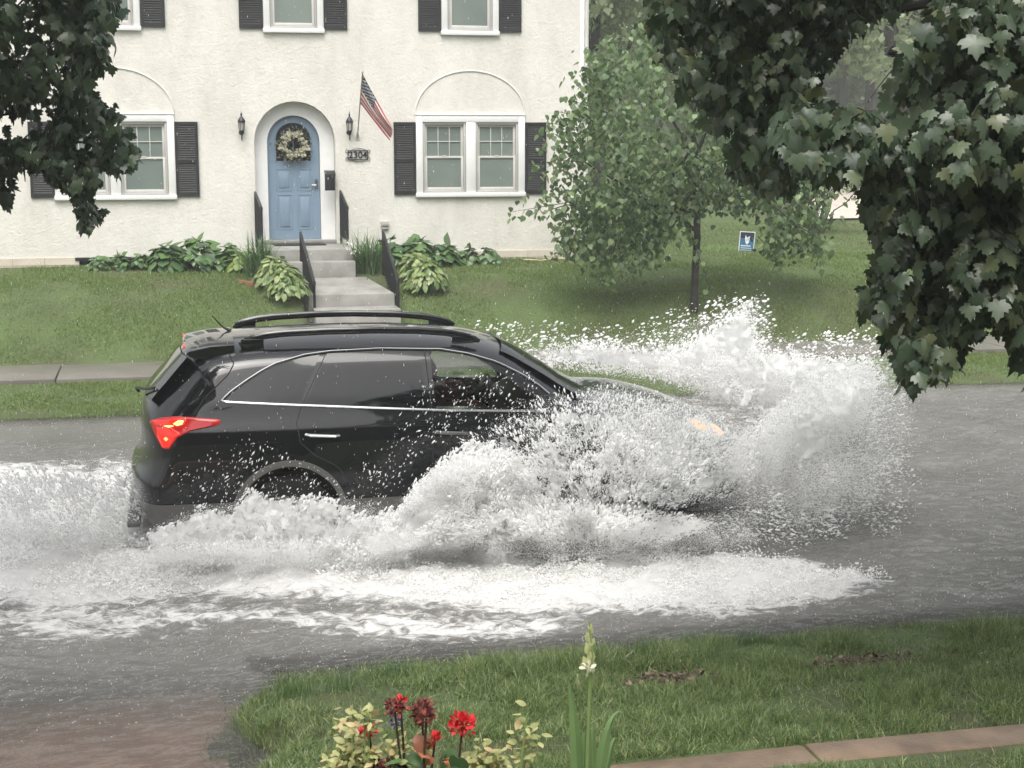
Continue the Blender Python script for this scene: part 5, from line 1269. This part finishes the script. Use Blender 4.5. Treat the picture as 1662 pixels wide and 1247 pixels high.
def near_h(x, y):
    px_, py_, _ = to_px(np.stack([x, y, np.full_like(x, .2)], 1))
    c = fbm(x * 2.2, y * 2.2, None, 3); e = .40 + .10 * np.sin(y * 5.1)
    c2 = fbm(x * 5, y * 5, None, 2)
    inside = sstep(-.12, .5, x - e + (c - .5) * .9) + .22 * (x > e - .24) * (y < 9.1)
    shore = sstep(9.35, 8.75, y + (c - .5) * 1.2 + (c2 - .5) * .6)
    h_ = (.040 + .085 * c * c2 * 1.6) * (1 + .9 * np.exp(-((y - 8.7) / .25) ** 2) * sstep(.45, .62, c)) 
    bare = np.zeros_like(x)
    for (bx, by, rx, ry) in ((1075, 1100, 55, 16), (1410, 1078, 90, 18), (1360, 1165, 40, 22)): bare = np.maximum(bare, np.exp(-((px_ - bx) / rx) ** 2 - ((py_ - by) / ry) ** 2))
    pr_ = inside * shore * (1 - .85 * bare) * (.18 + .95 * sstep(.36, .60, .6 * c + .4 * c2)); edgeb = ((y > 6.60) & (y < 6.95) & (x > 1.85))
    return np.where((rng.random(len(x)) < pr_) & ~edgeb, h_, -1)
grass("grass", 118000, near_region, near_h, .0055, M["blade"], "green grass on the near verge by the flood's edge", 3, .8)
def tuft_region(n):
    c = np.array([(on_z(np.array(a), np.array(b_), .12)[0], on_z(np.array(a), np.array(b_), .12)[1]) for a, b_ in ((475, 1140), (1050, 1060), (1120, 1048), (1160, 1050), (1220, 1045), (980, 1085), (640, 1105), (560, 1130))])
    i = rng.integers(0, len(c), n); return c[i, 0] + rng.normal(0, .07, n), c[i, 1] + rng.normal(0, .05, n)
grass("grass", 900, tuft_region, lambda x, y: np.full_like(x, .15), .0045, M["lily"], "taller dark grass tufts standing in the flood's edge", 3, .45)
def shallow_region(n):
    y = rng.uniform(6.9, 9.2, n); return .36 + .10 * np.sin(y * 5.1) + rng.normal(-.05, .09, n), y
grass("grass", 2600, shallow_region, lambda x, y: np.where(fbm(x * 6, y * 6, None, 2) > .42, .10, -1), .005, M["blade"], "half-drowned grass blades along the flooded driveway edge", 3, .9)
def far_region(n):
    y = rng.uniform(18.2, 26.0, n); x = rng.uniform(-2.9, 13.5, n); return x, y
def far_h(x, y):
    c = fbm(x * 1.2, y * 1.2, None, 3)
    no = ((y > 20.25) & (y < 21.66)) | ((x > 1.45) & (x < 3.4) & (y > 21.6)) | (x > y * .62)
    return np.where(no | (rng.random(len(x)) > .35 + sstep(.3, .6, c)), -1, .030 + .055 * c)
grass("grass", 210000, far_region, far_h, .011, M["bladefar"], "mown lawn grass across the street in front of the house", 2, .7)
def back_region(n):
    y = 26 + 10.4 * rng.random(n) ** 1.2; return rng.uniform(7.2, 21, n), y
grass("grass", 60000, back_region, lambda x, y: np.where(x > y * .62, -1, .05), .012, M["bladefar"], "lawn grass beyond the house corner", 2, .7)
# washed-up leaf litter on the verge
n = 900
c = [on_z(np.array(a), np.array(b_), .2) for a, b_ in ((1075, 1100), (1410, 1078), (1360, 1082), (1460, 1070), (1090, 1108))]; i = rng.integers(0, 5, n)
P_ = np.array(c)[i] + rng.normal(0, 1, (n, 3)) * [.12, .05, 0]; P_[:, 2] = gz(P_[:, 0], P_[:, 1]) + rng.uniform(0, .03, n)
V, Fc = instances(*PET, P_, *frames(rng.normal(0, 1, (n, 3)) * [1, 1, .35], rng.normal(0, .4, (n, 3)) + [0, 0, 1]), rng.uniform(.02, .05, n))
props(link("leaf_litter", np_mesh("leaf_litter", V, Fc), M["litter"]), "brown washed-up leaf litter lying in the verge grass", "leaf litter", None, "stuff")

# ------------------------------------------------------------------ flowers close to the camera
FY = 4.2
def fz(x, y): return float(gz(np.array(x), np.array(y)))
def head(c, rad, n, size, squash=.8):
    v = unit(rng.normal(0, 1, (n, 3))) * rng.uniform(.35, 1, (n, 1)); pos = c + v * [rad, rad, rad * squash]
    return instances(*PET, pos, *frames(v + rng.normal(0, .35, (n, 3)) + [0, 0, .2], rng.normal(0, 1, (n, 3)) + [0, -.4, .8]), size * rng.uniform(.7, 1.2, n))
gb = on_y(np.array(690), np.array(1400), FY); gx = gb[0]
r = empty("geranium", (gx, FY, fz(gx, FY)), "red geranium with one bright bloom and browned flower heads in front of the verge", "plant")
GH = [(640, 1148, .024, M["deadpetal"], "faded_bloom", 90, .016), (684, 1152, .034, M["deadpetal"], "faded_bloom", 190, .016), (650, 1140, .012, M["redpetal"], "bloom", 18, .022), (751, 1176, .034, M["redpetal"], "bloom", 110, .021), (598, 1187, .019, M["redpetal"], "bloom", 50, .018), (706, 1199, .014, M["redpetal"], "bloom", 36, .017), (604, 1240, .022, M["deadpetal"], "faded_bloom", 40, .022), (632, 1243, .018, M["deadpetal"], "faded_bloom", 30, .022), (692, 1166, .022, M["deadpetal"], "faded_bloom", 50, .02)]
stm = MB()
for x, y, rad, mt, nm, n, sz in GH:
    c = on_y(np.array(x), np.array(y), FY + rng.uniform(-.06, .06)); V, Fc = head(c, rad, n, sz); part_np(nm, V, Fc, mt, r)
    b_ = np.array([gx + rng.normal(0, .03), FY + rng.normal(0, .03), fz(gx, FY) - .02]); mid = np.array([c[0] * .75 + b_[0] * .25 + rng.normal(0, .008), c[1], c[2] - .22])
    stm.tube([b_, (b_ + mid) / 2 + [0, 0, .08], mid, c], [.006, .005, .004, .0035], 6)
place(stm, "stems", M["stem"], r, smooth=True)
P_ = np.concatenate([on_y(rng.uniform(640, 760, 60), rng.uniform(1225, 1330, 60), FY + rng.uniform(-.1, .1, 60))]); a = rng.normal(0, 1, (60, 3))
V, Fc = instances(*CORD, P_, *frames(a * [1, 1, .4], rng.normal(0, .4, (60, 3)) + [0, -.3, 1]), rng.uniform(.04, .07, 60)); part_np("leaves", V, Fc, M["hosta"], r)
P_ = on_y(np.array([685, 690, 700, 728, 672, 735, 655]), np.array([1206, 1222, 1228, 1232, 1208, 1245, 1250]), FY - .04); a = rng.normal(0, 1, (7, 3))
V, Fc = instances(*CORD, P_, *frames(a * [1, .5, .5], rng.normal(0, .4, (7, 3)) + [0, -.6, .8]), rng.uniform(.03, .055, 7)); part_np("rusty_leaves", V, Fc, M["rust"], r)
def pale_plant(x0, x1, spots, label, name="pale_foliage_plant"):
    xc = on_y(np.array((x0 + x1) / 2), np.array(1300), FY + .05)[0]; r = empty(name, (xc, FY + .05, fz(xc, FY + .05)), label, "plant", "pale yellow-leaved plants around the geranium")
    st_ = MB(); Vs, Fs, off_ = [], [], 0
    for x, y, k in spots:
        k = int(k * 2.2)
        c = on_y(np.array(x), np.array(y), FY + rng.uniform(-.08, .12)); b_ = np.array([xc + rng.normal(0, .05), FY + .05 + rng.normal(0, .04), fz(xc, FY) - .02])
        st_.tube([b_, b_ * .35 + c * .65 + [0, 0, -.10], c], [.005, .004, .003], 5)
        pos = c + rng.normal(0, 1, (k, 3)) * [.016, .016, .028] - [0, 0, .02]; d = rng.normal(0, 1, (k, 3)) * [1, 1, .35] + [0, -.15, .25]
        V, Fc = instances(*OVAL, pos, *frames(d, rng.normal(0, .4, (k, 3)) + [0, -.4, 1]), rng.uniform(.016, .036, k) * (1 if k > 7 else .75) * 1.0); Vs.append(V); Fs.append(Fc + off_); off_ += len(V)
    part_np("leaves", np.concatenate(Vs), np.concatenate(Fs), M["pale"], r); place(st_, "stems", M["greenstem"], r, smooth=True)
pale_plant(530, 640, [(541, 1166, 5), (573, 1158, 6), (591, 1152, 6), (600, 1160, 6), (582, 1175, 6), (566, 1182, 6), (570, 1205, 12), (585, 1212, 14), (552, 1212, 9), (565, 1225, 14), (545, 1236, 14), (560, 1246, 16), (535, 1244, 10), (600, 1225, 10), (615, 1215, 9), (580, 1240, 12), (620, 1238, 9), (640, 1215, 8), (660, 1200, 5), (692, 1190, 5)], "pale yellow leafy plant on the left side of the geranium")
pale_plant(740, 880, [(776, 1215, 9), (790, 1218, 9), (805, 1225, 10), (820, 1222, 8), (785, 1238, 12), (810, 1242, 12), (830, 1240, 9), (765, 1228, 8), (848, 1203, 5), (858, 1204, 5), (868, 1192, 6), (856, 1158, 4), (800, 1250, 12), (750, 1240, 9), (770, 1250, 9)], "pale yellow leafy plant on the right side of the geranium")
c = on_y(np.array(641), np.array(1172), FY + .1)
r = empty("purple_flower", (c[0], FY + .1, fz(c[0], FY + .1)), "small purple bloom half hidden behind the browned geranium heads", "flower")
V, Fc = head(c, .018, 26, .014); part_np("bloom", V, Fc, M["purple"], r); place(MB().tube([(c[0], FY + .1, fz(c[0], FY + .1) - .02), tuple(c)], .004, 5), "stem", M["greenstem"], r)
# gladiolus
GYY = 4.4; gb = on_y(np.array(950), np.array(1380), GYY); r = empty("gladiolus", (gb[0], GYY, fz(gb[0], GYY)), "tall pale gladiolus spike with sword leaves beside the flowers", "plant")
zb = fz(gb[0], GYY) - .02
sp_ = [np.array([gb[0], GYY, zb]), on_y(np.array(953), np.array(1247), GYY), on_y(np.array(957), np.array(1130), GYY), on_y(np.array(961), np.array(1060), GYY), on_y(np.array(956), np.array(1008), GYY)]
place(MB().tube(sp_, [.008, .007, .006, .0045, .002], 8), "stem", M["greenstem"], r, smooth=True)
P_, D_ = [], []
for k, y in enumerate(np.linspace(1022, 1095, 12)):
    c = on_y(np.array(957 + 3.5 * math.sin(k * 1.9)), np.array(y), GYY); P_.append(c); D_.append([.35 * (-1) ** k, -.2, 1])
P_ = np.array(P_); V, Fc = instances(*OVAL, P_, *frames(np.array(D_, float), np.tile([0., -1, .2], (12, 1))), np.linspace(.018, .036, 12)); V2, F2 = instances(*OVAL, P_ + [0, -.004, 0], *frames(np.array(D_, float) * [-.6, 1, 1], np.tile([0.3, -1, .2], (12, 1))), np.linspace(.016, .033, 12))
part_np("buds", np.concatenate([V, V2]), np.concatenate([Fc, F2 + len(V)]), M["bud"], r)
V, Fc = head(on_y(np.array(954), np.array(1083), GYY - .02), .011, 12, .022); part_np("opening_bud", V, Fc, leaf_mat("pale_petal", (.68, .66, .5), (.78, .76, .62), None, .5, .3), r)
lv = MB()
def sword(tip, mid, wd):
    b_ = np.array([gb[0] + rng.normal(0, .01), GYY, zb]); T = on_y(np.array(tip[0]), np.array(tip[1]), GYY + .05); m_ = on_y(np.array(mid[0]), np.array(mid[1]), GYY + .02); n = 12; t = np.linspace(0, 1, n)
    P = np.outer((1 - t) ** 2, b_) + np.outer(2 * t * (1 - t), 2 * m_ - .5 * b_ - .5 * T) + np.outer(t * t, T); V = []
    for p, tt in zip(P, t):
        w_ = wd * min(1, (1 - tt) * 1.8 + .02) * .5; V += [p + [-w_, .004, 0], p + [0, -.004, 0], p + [w_, .004, 0]]
    lv.add(V, [(3 * i + j, 3 * i + j + 1, 3 * i + j + 4, 3 * i + j + 3) for i in range(n - 1) for j in (0, 1)])
sword((921, 1100), (935, 1215), .040); sword((1010, 1156), (978, 1225), .040); sword((948, 1195), (948, 1240), .03); sword((935, 1190), (942, 1240), .034); sword((1003, 1205), (985, 1245), .028); sword((962, 1180), (962, 1240), .026)
place(lv, "leaves", M["glad"], r, smooth=True)

# ------------------------------------------------------------------ airborne water
OCT = (np.array([(1, 0, 0), (-1, 0, 0), (0, 1, 0), (0, -1, 0), (0, 0, 1), (0, 0, -1)], float), np.array([(0, 2, 4), (2, 1, 4), (1, 3, 4), (3, 0, 4), (2, 0, 5), (1, 2, 5), (3, 1, 5), (0, 3, 5)]))
bm = bmesh.new(); bmesh.ops.create_icosphere(bm, subdivisions=1, radius=1); ICO = (np.array([v.co[:] for v in bm.verts]), np.array([[v.index for v in f.verts] for f in bm.faces])); bm.free()
drops = []
def spray(poly, Y0, Y1, n, s0, s1, ang, lacy=.5, scale=28, edge=30, pw=2.6, elong=(1.5, 3.2), orig=None, seed=0.0, bias=None):
    xs_ = [p[0] for p in poly]; ys_ = [p[1] for p in poly]; got = 0
    while got < n:
        k = n * 3; x = rng.uniform(min(xs_), max(xs_), k); y = rng.uniform(min(ys_), max(ys_), k)
        sd = poly_sd(poly, x, y); ok = sd > 0
        x, y, sd = x[ok], y[ok], sd[ok]
        nz = 1 - 2 * np.abs(fbm(x / scale + seed, y / scale, None, 4) - .5) * 2.2
        p = np.clip(sd / edge, 0, 1) ** .8 * (1 - lacy + lacy * sstep(.45, .92, nz))
        if bias is not None: p = p * bias(x, y)
        ok = rng.random(len(x)) < p; x, y = x[ok][:n - got], y[ok][:n - got]; m_ = len(x)
        if m_ == 0: continue
        got += m_
        Yd = Y0 + (Y1 - Y0) * (vnoise(x / 45 + seed, y / 45 + 7) * .6 + rng.random(m_) * .4)
        pos = on_y(x, y, Yd)
        sz = .78 * s0 * (1 + ((s1 / s0) - 1) * rng.random(m_) ** pw)
        if orig is not None: aa = np.arctan2(-(y - orig[1]), x - orig[0])
        else: aa = np.full(m_, R(ang))
        aa = aa + rng.normal(0, .35, m_); d = np.stack([np.cos(aa), rng.normal(0, .35, m_), np.sin(aa)], 1)
        el_ = rng.uniform(*elong, m_)
        above = pos[:, 2] > WZ - .01
        drops.append((pos[above], d[above], sz[above], el_[above]))
# sheet thrown up beside the car by the near front wheel
spray([(590, 885), (640, 825), (672, 780), (720, 735), (760, 715), (800, 715), (850, 735), (880, 780), (840, 850), (760, 880), (680, 895)], 10.8, 11.7, 15000, .0035, .013, 60, .55, 26, 26, seed=1)
spray([(585, 890), (650, 820), (700, 760), (760, 740), (800, 790), (760, 850), (690, 890), (620, 900)], 10.6, 11.65, 24000, .0024, .006, 60, .35, 34, 40, seed=2)
spray([(700, 770), (745, 705), (800, 690), (860, 640), (905, 625), (950, 640), (1040, 680), (1120, 690), (1190, 720), (1190, 790), (1080, 840), (960, 850), (850, 850), (760, 860)], 10.4, 11.75, 9000, .0032, .012, 0, .82, 26, 60, orig=(960, 900), seed=3)
spray([(760, 800), (850, 690), (960, 670), (1120, 720), (1180, 770), (1100, 830), (900, 840)], 10.5, 11.7, 6000, .0024, .006, 0, .75, 34, 60, orig=(960, 900), seed=4)
spray([(640, 890), (720, 820), (860, 800), (1100, 830), (1180, 850), (1060, 890), (860, 880)], 10.5, 11.5, 13000, .004, .013, 0, .5, 22, 30, orig=(950, 920), seed=5)
# dense plume flung ahead of the nose
nose_p = [(1050, 815), (1090, 785), (1140, 760), (1190, 715), (1240, 665), (1310, 615), (1400, 590), (1430, 620), (1400, 700), (1330, 755), (1240, 790), (1150, 815), (1090, 830)]
spray(nose_p, 10.4, 12.8, 30000, .0022, .006, 38, .25, 70, 70, seed=6)
spray(nose_p, 10.6, 12.6, 6000, .005, .012, 38, .45, 30, 50, seed=7)
# bow wave on the far side and over the bonnet
bow = [(830, 590), (900, 555), (960, 545), (1040, 560), (1120, 545), (1160, 520), (1190, 495), (1228, 480), (1226, 520), (1250, 560), (1330, 570), (1420, 575), (1440, 610), (1400, 680), (1300, 690), (1190, 675), (1120, 640), (1040, 612), (940, 605)]
spray(bow, 13.4, 16.2, 24000, .003, .009, 25, .45, 44, 60, orig=(1080, 720), seed=8)
spray(bow, 13.4, 15.8, 7000, .006, .015, 25, .55, 26, 30, orig=(1080, 720), seed=9)
spray([(930, 605), (1040, 570), (1160, 575), (1300, 590), (1420, 585), (1420, 660), (1290, 680), (1180, 660), (1080, 620)], 13.2, 15.8, 30000, .0026, .007, 25, .25, 50, 36, seed=10)
# loose drops high above and to the right
spray([(740, 515), (900, 520), (1000, 525), (1130, 490), (1190, 470), (1245, 470), (1260, 530), (1340, 530), (1430, 525), (1450, 600), (1200, 580), (1000, 575), (850, 600), (800, 560)], 13.0, 15.5, 1500, .006, .018, 20, .5, 30, 30, elong=(1.2, 2.6), seed=11)
spray([(1180, 820), (1290, 700), (1380, 620), (1450, 560), (1485, 640), (1500, 760), (1490, 860), (1450, 910), (1300, 905), (1160, 890), (1090, 850)], 10.2, 12.8, 4600, .004, .011, 0, .45, 40, 130, elong=(2.0, 4.0), orig=(1020, 800), seed=12)
spray([(1180, 820), (1320, 680), (1420, 590), (1450, 700), (1430, 840), (1330, 895), (1180, 880), (1090, 850)], 10.4, 12.8, 8000, .0025, .006, 0, .4, 60, 130, orig=(1020, 800), seed=13)
# skirt of white water where the sheet falls back
def ground_spray(poly, n, hmax, s0, s1, seed, edge=30, lacy=.5):
    xs_ = [p[0] for p in poly]; ys_ = [p[1] for p in poly]; x = rng.uniform(min(xs_), max(xs_), n * 4); y = rng.uniform(min(ys_), max(ys_), n * 4); sd = poly_sd(poly, x, y)
    nz = fbm(x / 50 + seed, y / 18, None, 4); ok = (rng.random(n * 4) < np.clip(sd / edge, 0, 1) * (1 - lacy + lacy * sstep(.4, .6, nz))) & (sd > 0); x, y, nz = x[ok][:n], y[ok][:n], nz[ok][:n]; m_ = len(x)
    zz = WZ + .01 + hmax * rng.random(m_) ** 2.2 * sstep(.3, .7, nz); pos = on_z(x, y, WZ); pos[:, 2] = zz
    d = rng.normal(0, 1, (m_, 3)) * [1, .6, .6]; drops.append((pos, d, s0 * (1 + (s1 / s0 - 1) * rng.random(m_) ** 2.5), rng.uniform(1, 2.2, m_)))
ground_spray([(560, 930), (760, 900), (960, 905), (1200, 900), (1440, 928), (1450, 945), (1320, 985), (1150, 1000), (900, 990), (640, 975)], 16000, .09, .003, .009, 1)
ground_spray([(280, 870), (640, 880), (820, 888), (840, 915), (600, 930), (280, 920)], 9000, .13, .003, .010, 5, lacy=.6)
ground_spray([(-60, 770), (230, 760), (250, 860), (330, 890), (600, 890), (700, 915), (560, 960), (200, 975), (-60, 985)], 22000, .16, .003, .010, 2, lacy=.75)
ground_spray([(-60, 640), (900, 640), (1500, 600), (1720, 620), (1720, 1000), (1000, 1060), (300, 1200), (-60, 1240)], 4200, .03, .0018, .0038, 7, lacy=0)
# low wash around the near rear wheel and tail
wash = [(225, 870), (255, 850), (290, 845), (330, 815), (370, 830), (400, 790), (440, 805), (520, 800), (560, 815), (600, 835), (640, 815), (650, 860), (560, 895), (400, 905), (260, 905)]
spray(wash, 11.2, 11.72, 7000, .004, .015, 45, .8, 16, 22, seed=14)
spray([(240, 875), (330, 850), (470, 845), (600, 855), (640, 850), (620, 890), (450, 905), (260, 905)], 11.1, 11.6, 14000, .003, .007, 45, .5, 24, 22, seed=15)
spray([(-60, 800), (0, 765), (60, 750), (140, 760), (220, 745), (250, 800), (240, 900), (100, 930), (-60, 920)], 11.2, 13.6, 8000, .004, .014, 120, .7, 22, 30, seed=16)
spray([(270, 760), (420, 700), (560, 780), (700, 600), (880, 600), (880, 680), (720, 720), (620, 830), (420, 850), (280, 850)], 11.3, 11.65, 900, .003, .010, 60, .5, 40, 20, seed=17)
# fine mist: drops a millimetre or two across
def mist(poly, Y0, Y1, n, seed, edge=70, lacy=.3, scale=70, orig=None): spray(poly, Y0, Y1, n, .0013, .0027, 30, lacy, scale, edge, pw=1.5, orig=orig, seed=seed, elong=(1.2, 2.4))
mist([(560, 900), (640, 810), (700, 750), (760, 700), (850, 640), (960, 640), (1120, 680), (1200, 710), (1190, 800), (1080, 860), (900, 890), (700, 905)], 10.3, 11.75, 40000, 21, 60, .7, 60)
mist([(1030, 830), (1090, 780), (1180, 705), (1250, 650), (1330, 590), (1440, 570), (1500, 620), (1480, 740), (1420, 830), (1300, 860), (1160, 840)], 10.4, 13.0, 90000, 22, 90, .25)
mist([(800, 600), (880, 545), (1040, 540), (1180, 500), (1240, 480), (1260, 540), (1420, 555), (1470, 610), (1420, 700), (1190, 690), (1040, 625), (940, 615)], 13.3, 16.0, 90000, 23, 60, .35)
mist([(980, 660), (1080, 640), (1200, 670), (1260, 700), (1200, 770), (1080, 790), (980, 740)], 10.8, 11.6, 30000, 24, 50, .4)
mist([(210, 880), (280, 835), (420, 800), (560, 805), (650, 820), (700, 870), (600, 905), (400, 915), (240, 915)], 10.9, 11.7, 40000, 25, 40, .5)
mist([(-80, 800), (60, 745), (230, 740), (260, 800), (260, 900), (100, 940), (-80, 930)], 11.2, 13.6, 36000, 26, 50, .5)
mist([(580, 860), (760, 840), (1000, 835), (1220, 830), (1240, 880), (1120, 912), (800, 915), (600, 910)], 10.2, 11.5, 60000, 27, 40, .4)
hoodv = [(930, 630), (1000, 615), (1090, 640), (1180, 672), (1230, 700), (1210, 770), (1090, 790), (960, 730)]
mist([(230, 885), (420, 875), (660, 868), (680, 925), (450, 930), (230, 925)], 10.7, 11.4, 34000, 30, 26, .4)
spray([(240, 885), (420, 872), (660, 866), (670, 915), (450, 922), (240, 920)], 10.8, 11.4, 5000, .003, .010, 60, .5, 22, 24, seed=32)
mist(hoodv, 10.7, 11.6, 34000, 28, 40, .3)
spray(hoodv, 10.7, 11.7, 4500, .003, .010, 0, .6, 24, 40, orig=(980, 900), seed=29)
WEB_V, WEB_F, web_n = [], [], 0
def web(poly, Yc, amp, step, thr, seed, scale, edge, orig):
    """torn membranes of water: a rippled sheet with holes, elongated away from where it is thrown up"""
    global web_n
    xs_ = [p[0] for p in poly]; ys_ = [p[1] for p in poly]; gx_, gy_ = np.meshgrid(np.arange(min(xs_), max(xs_), step), np.arange(min(ys_), max(ys_), step))
    sd = poly_sd(poly, gx_, gy_); rad = np.hypot(gx_ - orig[0], gy_ - orig[1]); ang = np.arctan2(gy_ - orig[1], gx_ - orig[0])
    n_ = 1 - 2.3 * np.abs(fbm(rad / scale + seed, ang * 260 / scale + seed, None, 5) - .5); n_ = n_ * .75 + .25 * fbm(gx_ / 60 + seed, gy_ / 60, None, 2)
    msk = (n_ * np.clip(sd / edge + .55, 0, 1) > thr) & (sd > 0)
    P = on_y(gx_, gy_, Yc + amp * 2 * (fbm(gx_ / 55 + seed, gy_ / 55, None, 4) - .5)); P = P + rng.normal(0, .0022, P.shape)
    H_, W2 = gx_.shape; idx = np.arange(H_ * W2).reshape(H_, W2); keep = msk[:-1, :-1] & msk[1:, 1:] & msk[:-1, 1:] & msk[1:, :-1] & (P[:-1, :-1, 2] > WZ)
    f = np.stack([idx[:-1, :-1], idx[:-1, 1:], idx[1:, 1:], idx[1:, :-1]], -1)[keep]
    used, inv = np.unique(f, return_inverse=True); WEB_V.append(P.reshape(-1, 3)[used]); WEB_F.append(inv.reshape(-1, 4) + web_n); web_n += len(used)
shp = [(590, 890), (640, 815), (690, 755), (745, 705), (800, 690), (870, 640), (960, 650), (1080, 690), (1180, 730), (1170, 790), (1060, 850), (860, 885), (680, 900)]
for k in range(4): web(shp, 10.9 + .22 * k, .18, 2.0, .78 + .02 * (k % 2), 31 + k * 3.7, 46, 60, (960, 960))
for k in range(3): web([(590, 890), (640, 815), (700, 750), (780, 720), (830, 760), (780, 850), (690, 900)], 10.9 + .2 * k, .15, 2.0, .62, 51 + k * 2.7, 40, 50, (900, 960))
for k in range(3): web(nose_p, 11.0 + .4 * k, .25, 2.2, .64, 61 + k * 3.1, 60, 60, (980, 860))
for k in range(3): web(bow, 13.5 + .5 * k, .3, 2.2, .70, 71 + k * 2.3, 44, 50, (1050, 760))
for k in range(3): web(wash, 11.1 + .2 * k, .10, 1.8, .66, 81 + k * 1.9, 26, 30, (480, 1000))
m, nt, b = mat("water_sheet_film"); b.inputs["Base Color"].default_value = (.95, .95, .945, 1); b.inputs["Roughness"].default_value = .12; b.inputs["IOR"].default_value = 1.33
tl = N(nt, "ShaderNodeBsdfTranslucent"); tl.inputs[0].default_value = (.98, .98, .975, 1); tp = nt.nodes.new("ShaderNodeBsdfTransparent")
m1 = nt.nodes.new("ShaderNodeMixShader"); m1.inputs[0].default_value = .5; m2 = nt.nodes.new("ShaderNodeMixShader"); m2.inputs[0].default_value = .42
nt.links.new(b.outputs[0], m1.inputs[1]); nt.links.new(tl.outputs[0], m1.inputs[2]); nt.links.new(m1.outputs[0], m2.inputs[1]); nt.links.new(tp.outputs[0], m2.inputs[2]); nt.links.new(m2.outputs[0], nt.nodes["Material Output"].inputs[0])
o = link("water_sheet", np_mesh("water_sheet", np.concatenate(WEB_V), np.concatenate(WEB_F)), m, smooth=True); props(o, "torn thin sheets of white water in the splash beside the car", "water spray", None, "stuff")
# rain drops in the air
x = rng.uniform(-20, 1690, 5200); y = rng.uniform(-20, 1100, 5200); pos = on_y(x, y, 5 + 17 * rng.random(5200)); pos = pos[pos[:, 2] > .3]; k = len(pos)
rain = (pos, np.stack([rng.normal(0, .03, k), rng.normal(0, .03, k), np.full(k, 1.0)], 1), np.full(k, .0011), np.full(k, 5.0))
def build_drops(name, packs, label, cat):
    pos = np.concatenate([p[0] for p in packs]); d = np.concatenate([p[1] for p in packs]); sz = np.concatenate([p[2] for p in packs]); el_ = np.concatenate([p[3] for p in packs])
    Xf, Yf, Zf = frames(d, rng.normal(0, 1, d.shape)); sc = np.stack([sz, sz * el_, sz * rng.uniform(.6, 1.1, len(sz))], 1)
    big = sz > .0075
    Va, Fa = instances(*OCT, pos[~big], Xf[~big], Yf[~big], Zf[~big], sc[~big]); Vb, Fb_ = instances(*ICO, pos[big], Xf[big], Yf[big], Zf[big], sc[big]) if big.any() else (np.zeros((0, 3)), np.zeros((0, 3), int))
    o = link(name, np_mesh(name, np.concatenate([Va, Vb]), np.concatenate([Fa, Fb_ + len(Va)])), M["spray"], smooth=True)
    return props(o, label, cat, None, "stuff")
build_drops("water_spray", drops, "white sheet of splashing drops thrown up by the black car", "water spray")
build_drops("rain", [rain], "thin falling rain drops across the whole street", "rain")

# ------------------------------------------------------------------ rainy air
hz_ = MB().box(-152, 162, -72, 152, -1.2, 46).build("haze", None)
m, nt, b = mat("rain_haze"); nt.nodes.remove(b)
pvn = N(nt, "ShaderNodeVolumePrincipled"); pvn.inputs["Color"].default_value = (.92, .94, .95, 1); pvn.inputs["Density"].default_value = 0.0021; pvn.inputs["Anisotropy"].default_value = .2
nt.links.new(pvn.outputs[0], nt.nodes["Material Output"].inputs["Volume"]); hz_.data.materials.append(m); hz_["kind"] = "stuff"; hz_["label"] = "thin grey rain haze over the whole street"; hz_["category"] = "haze"
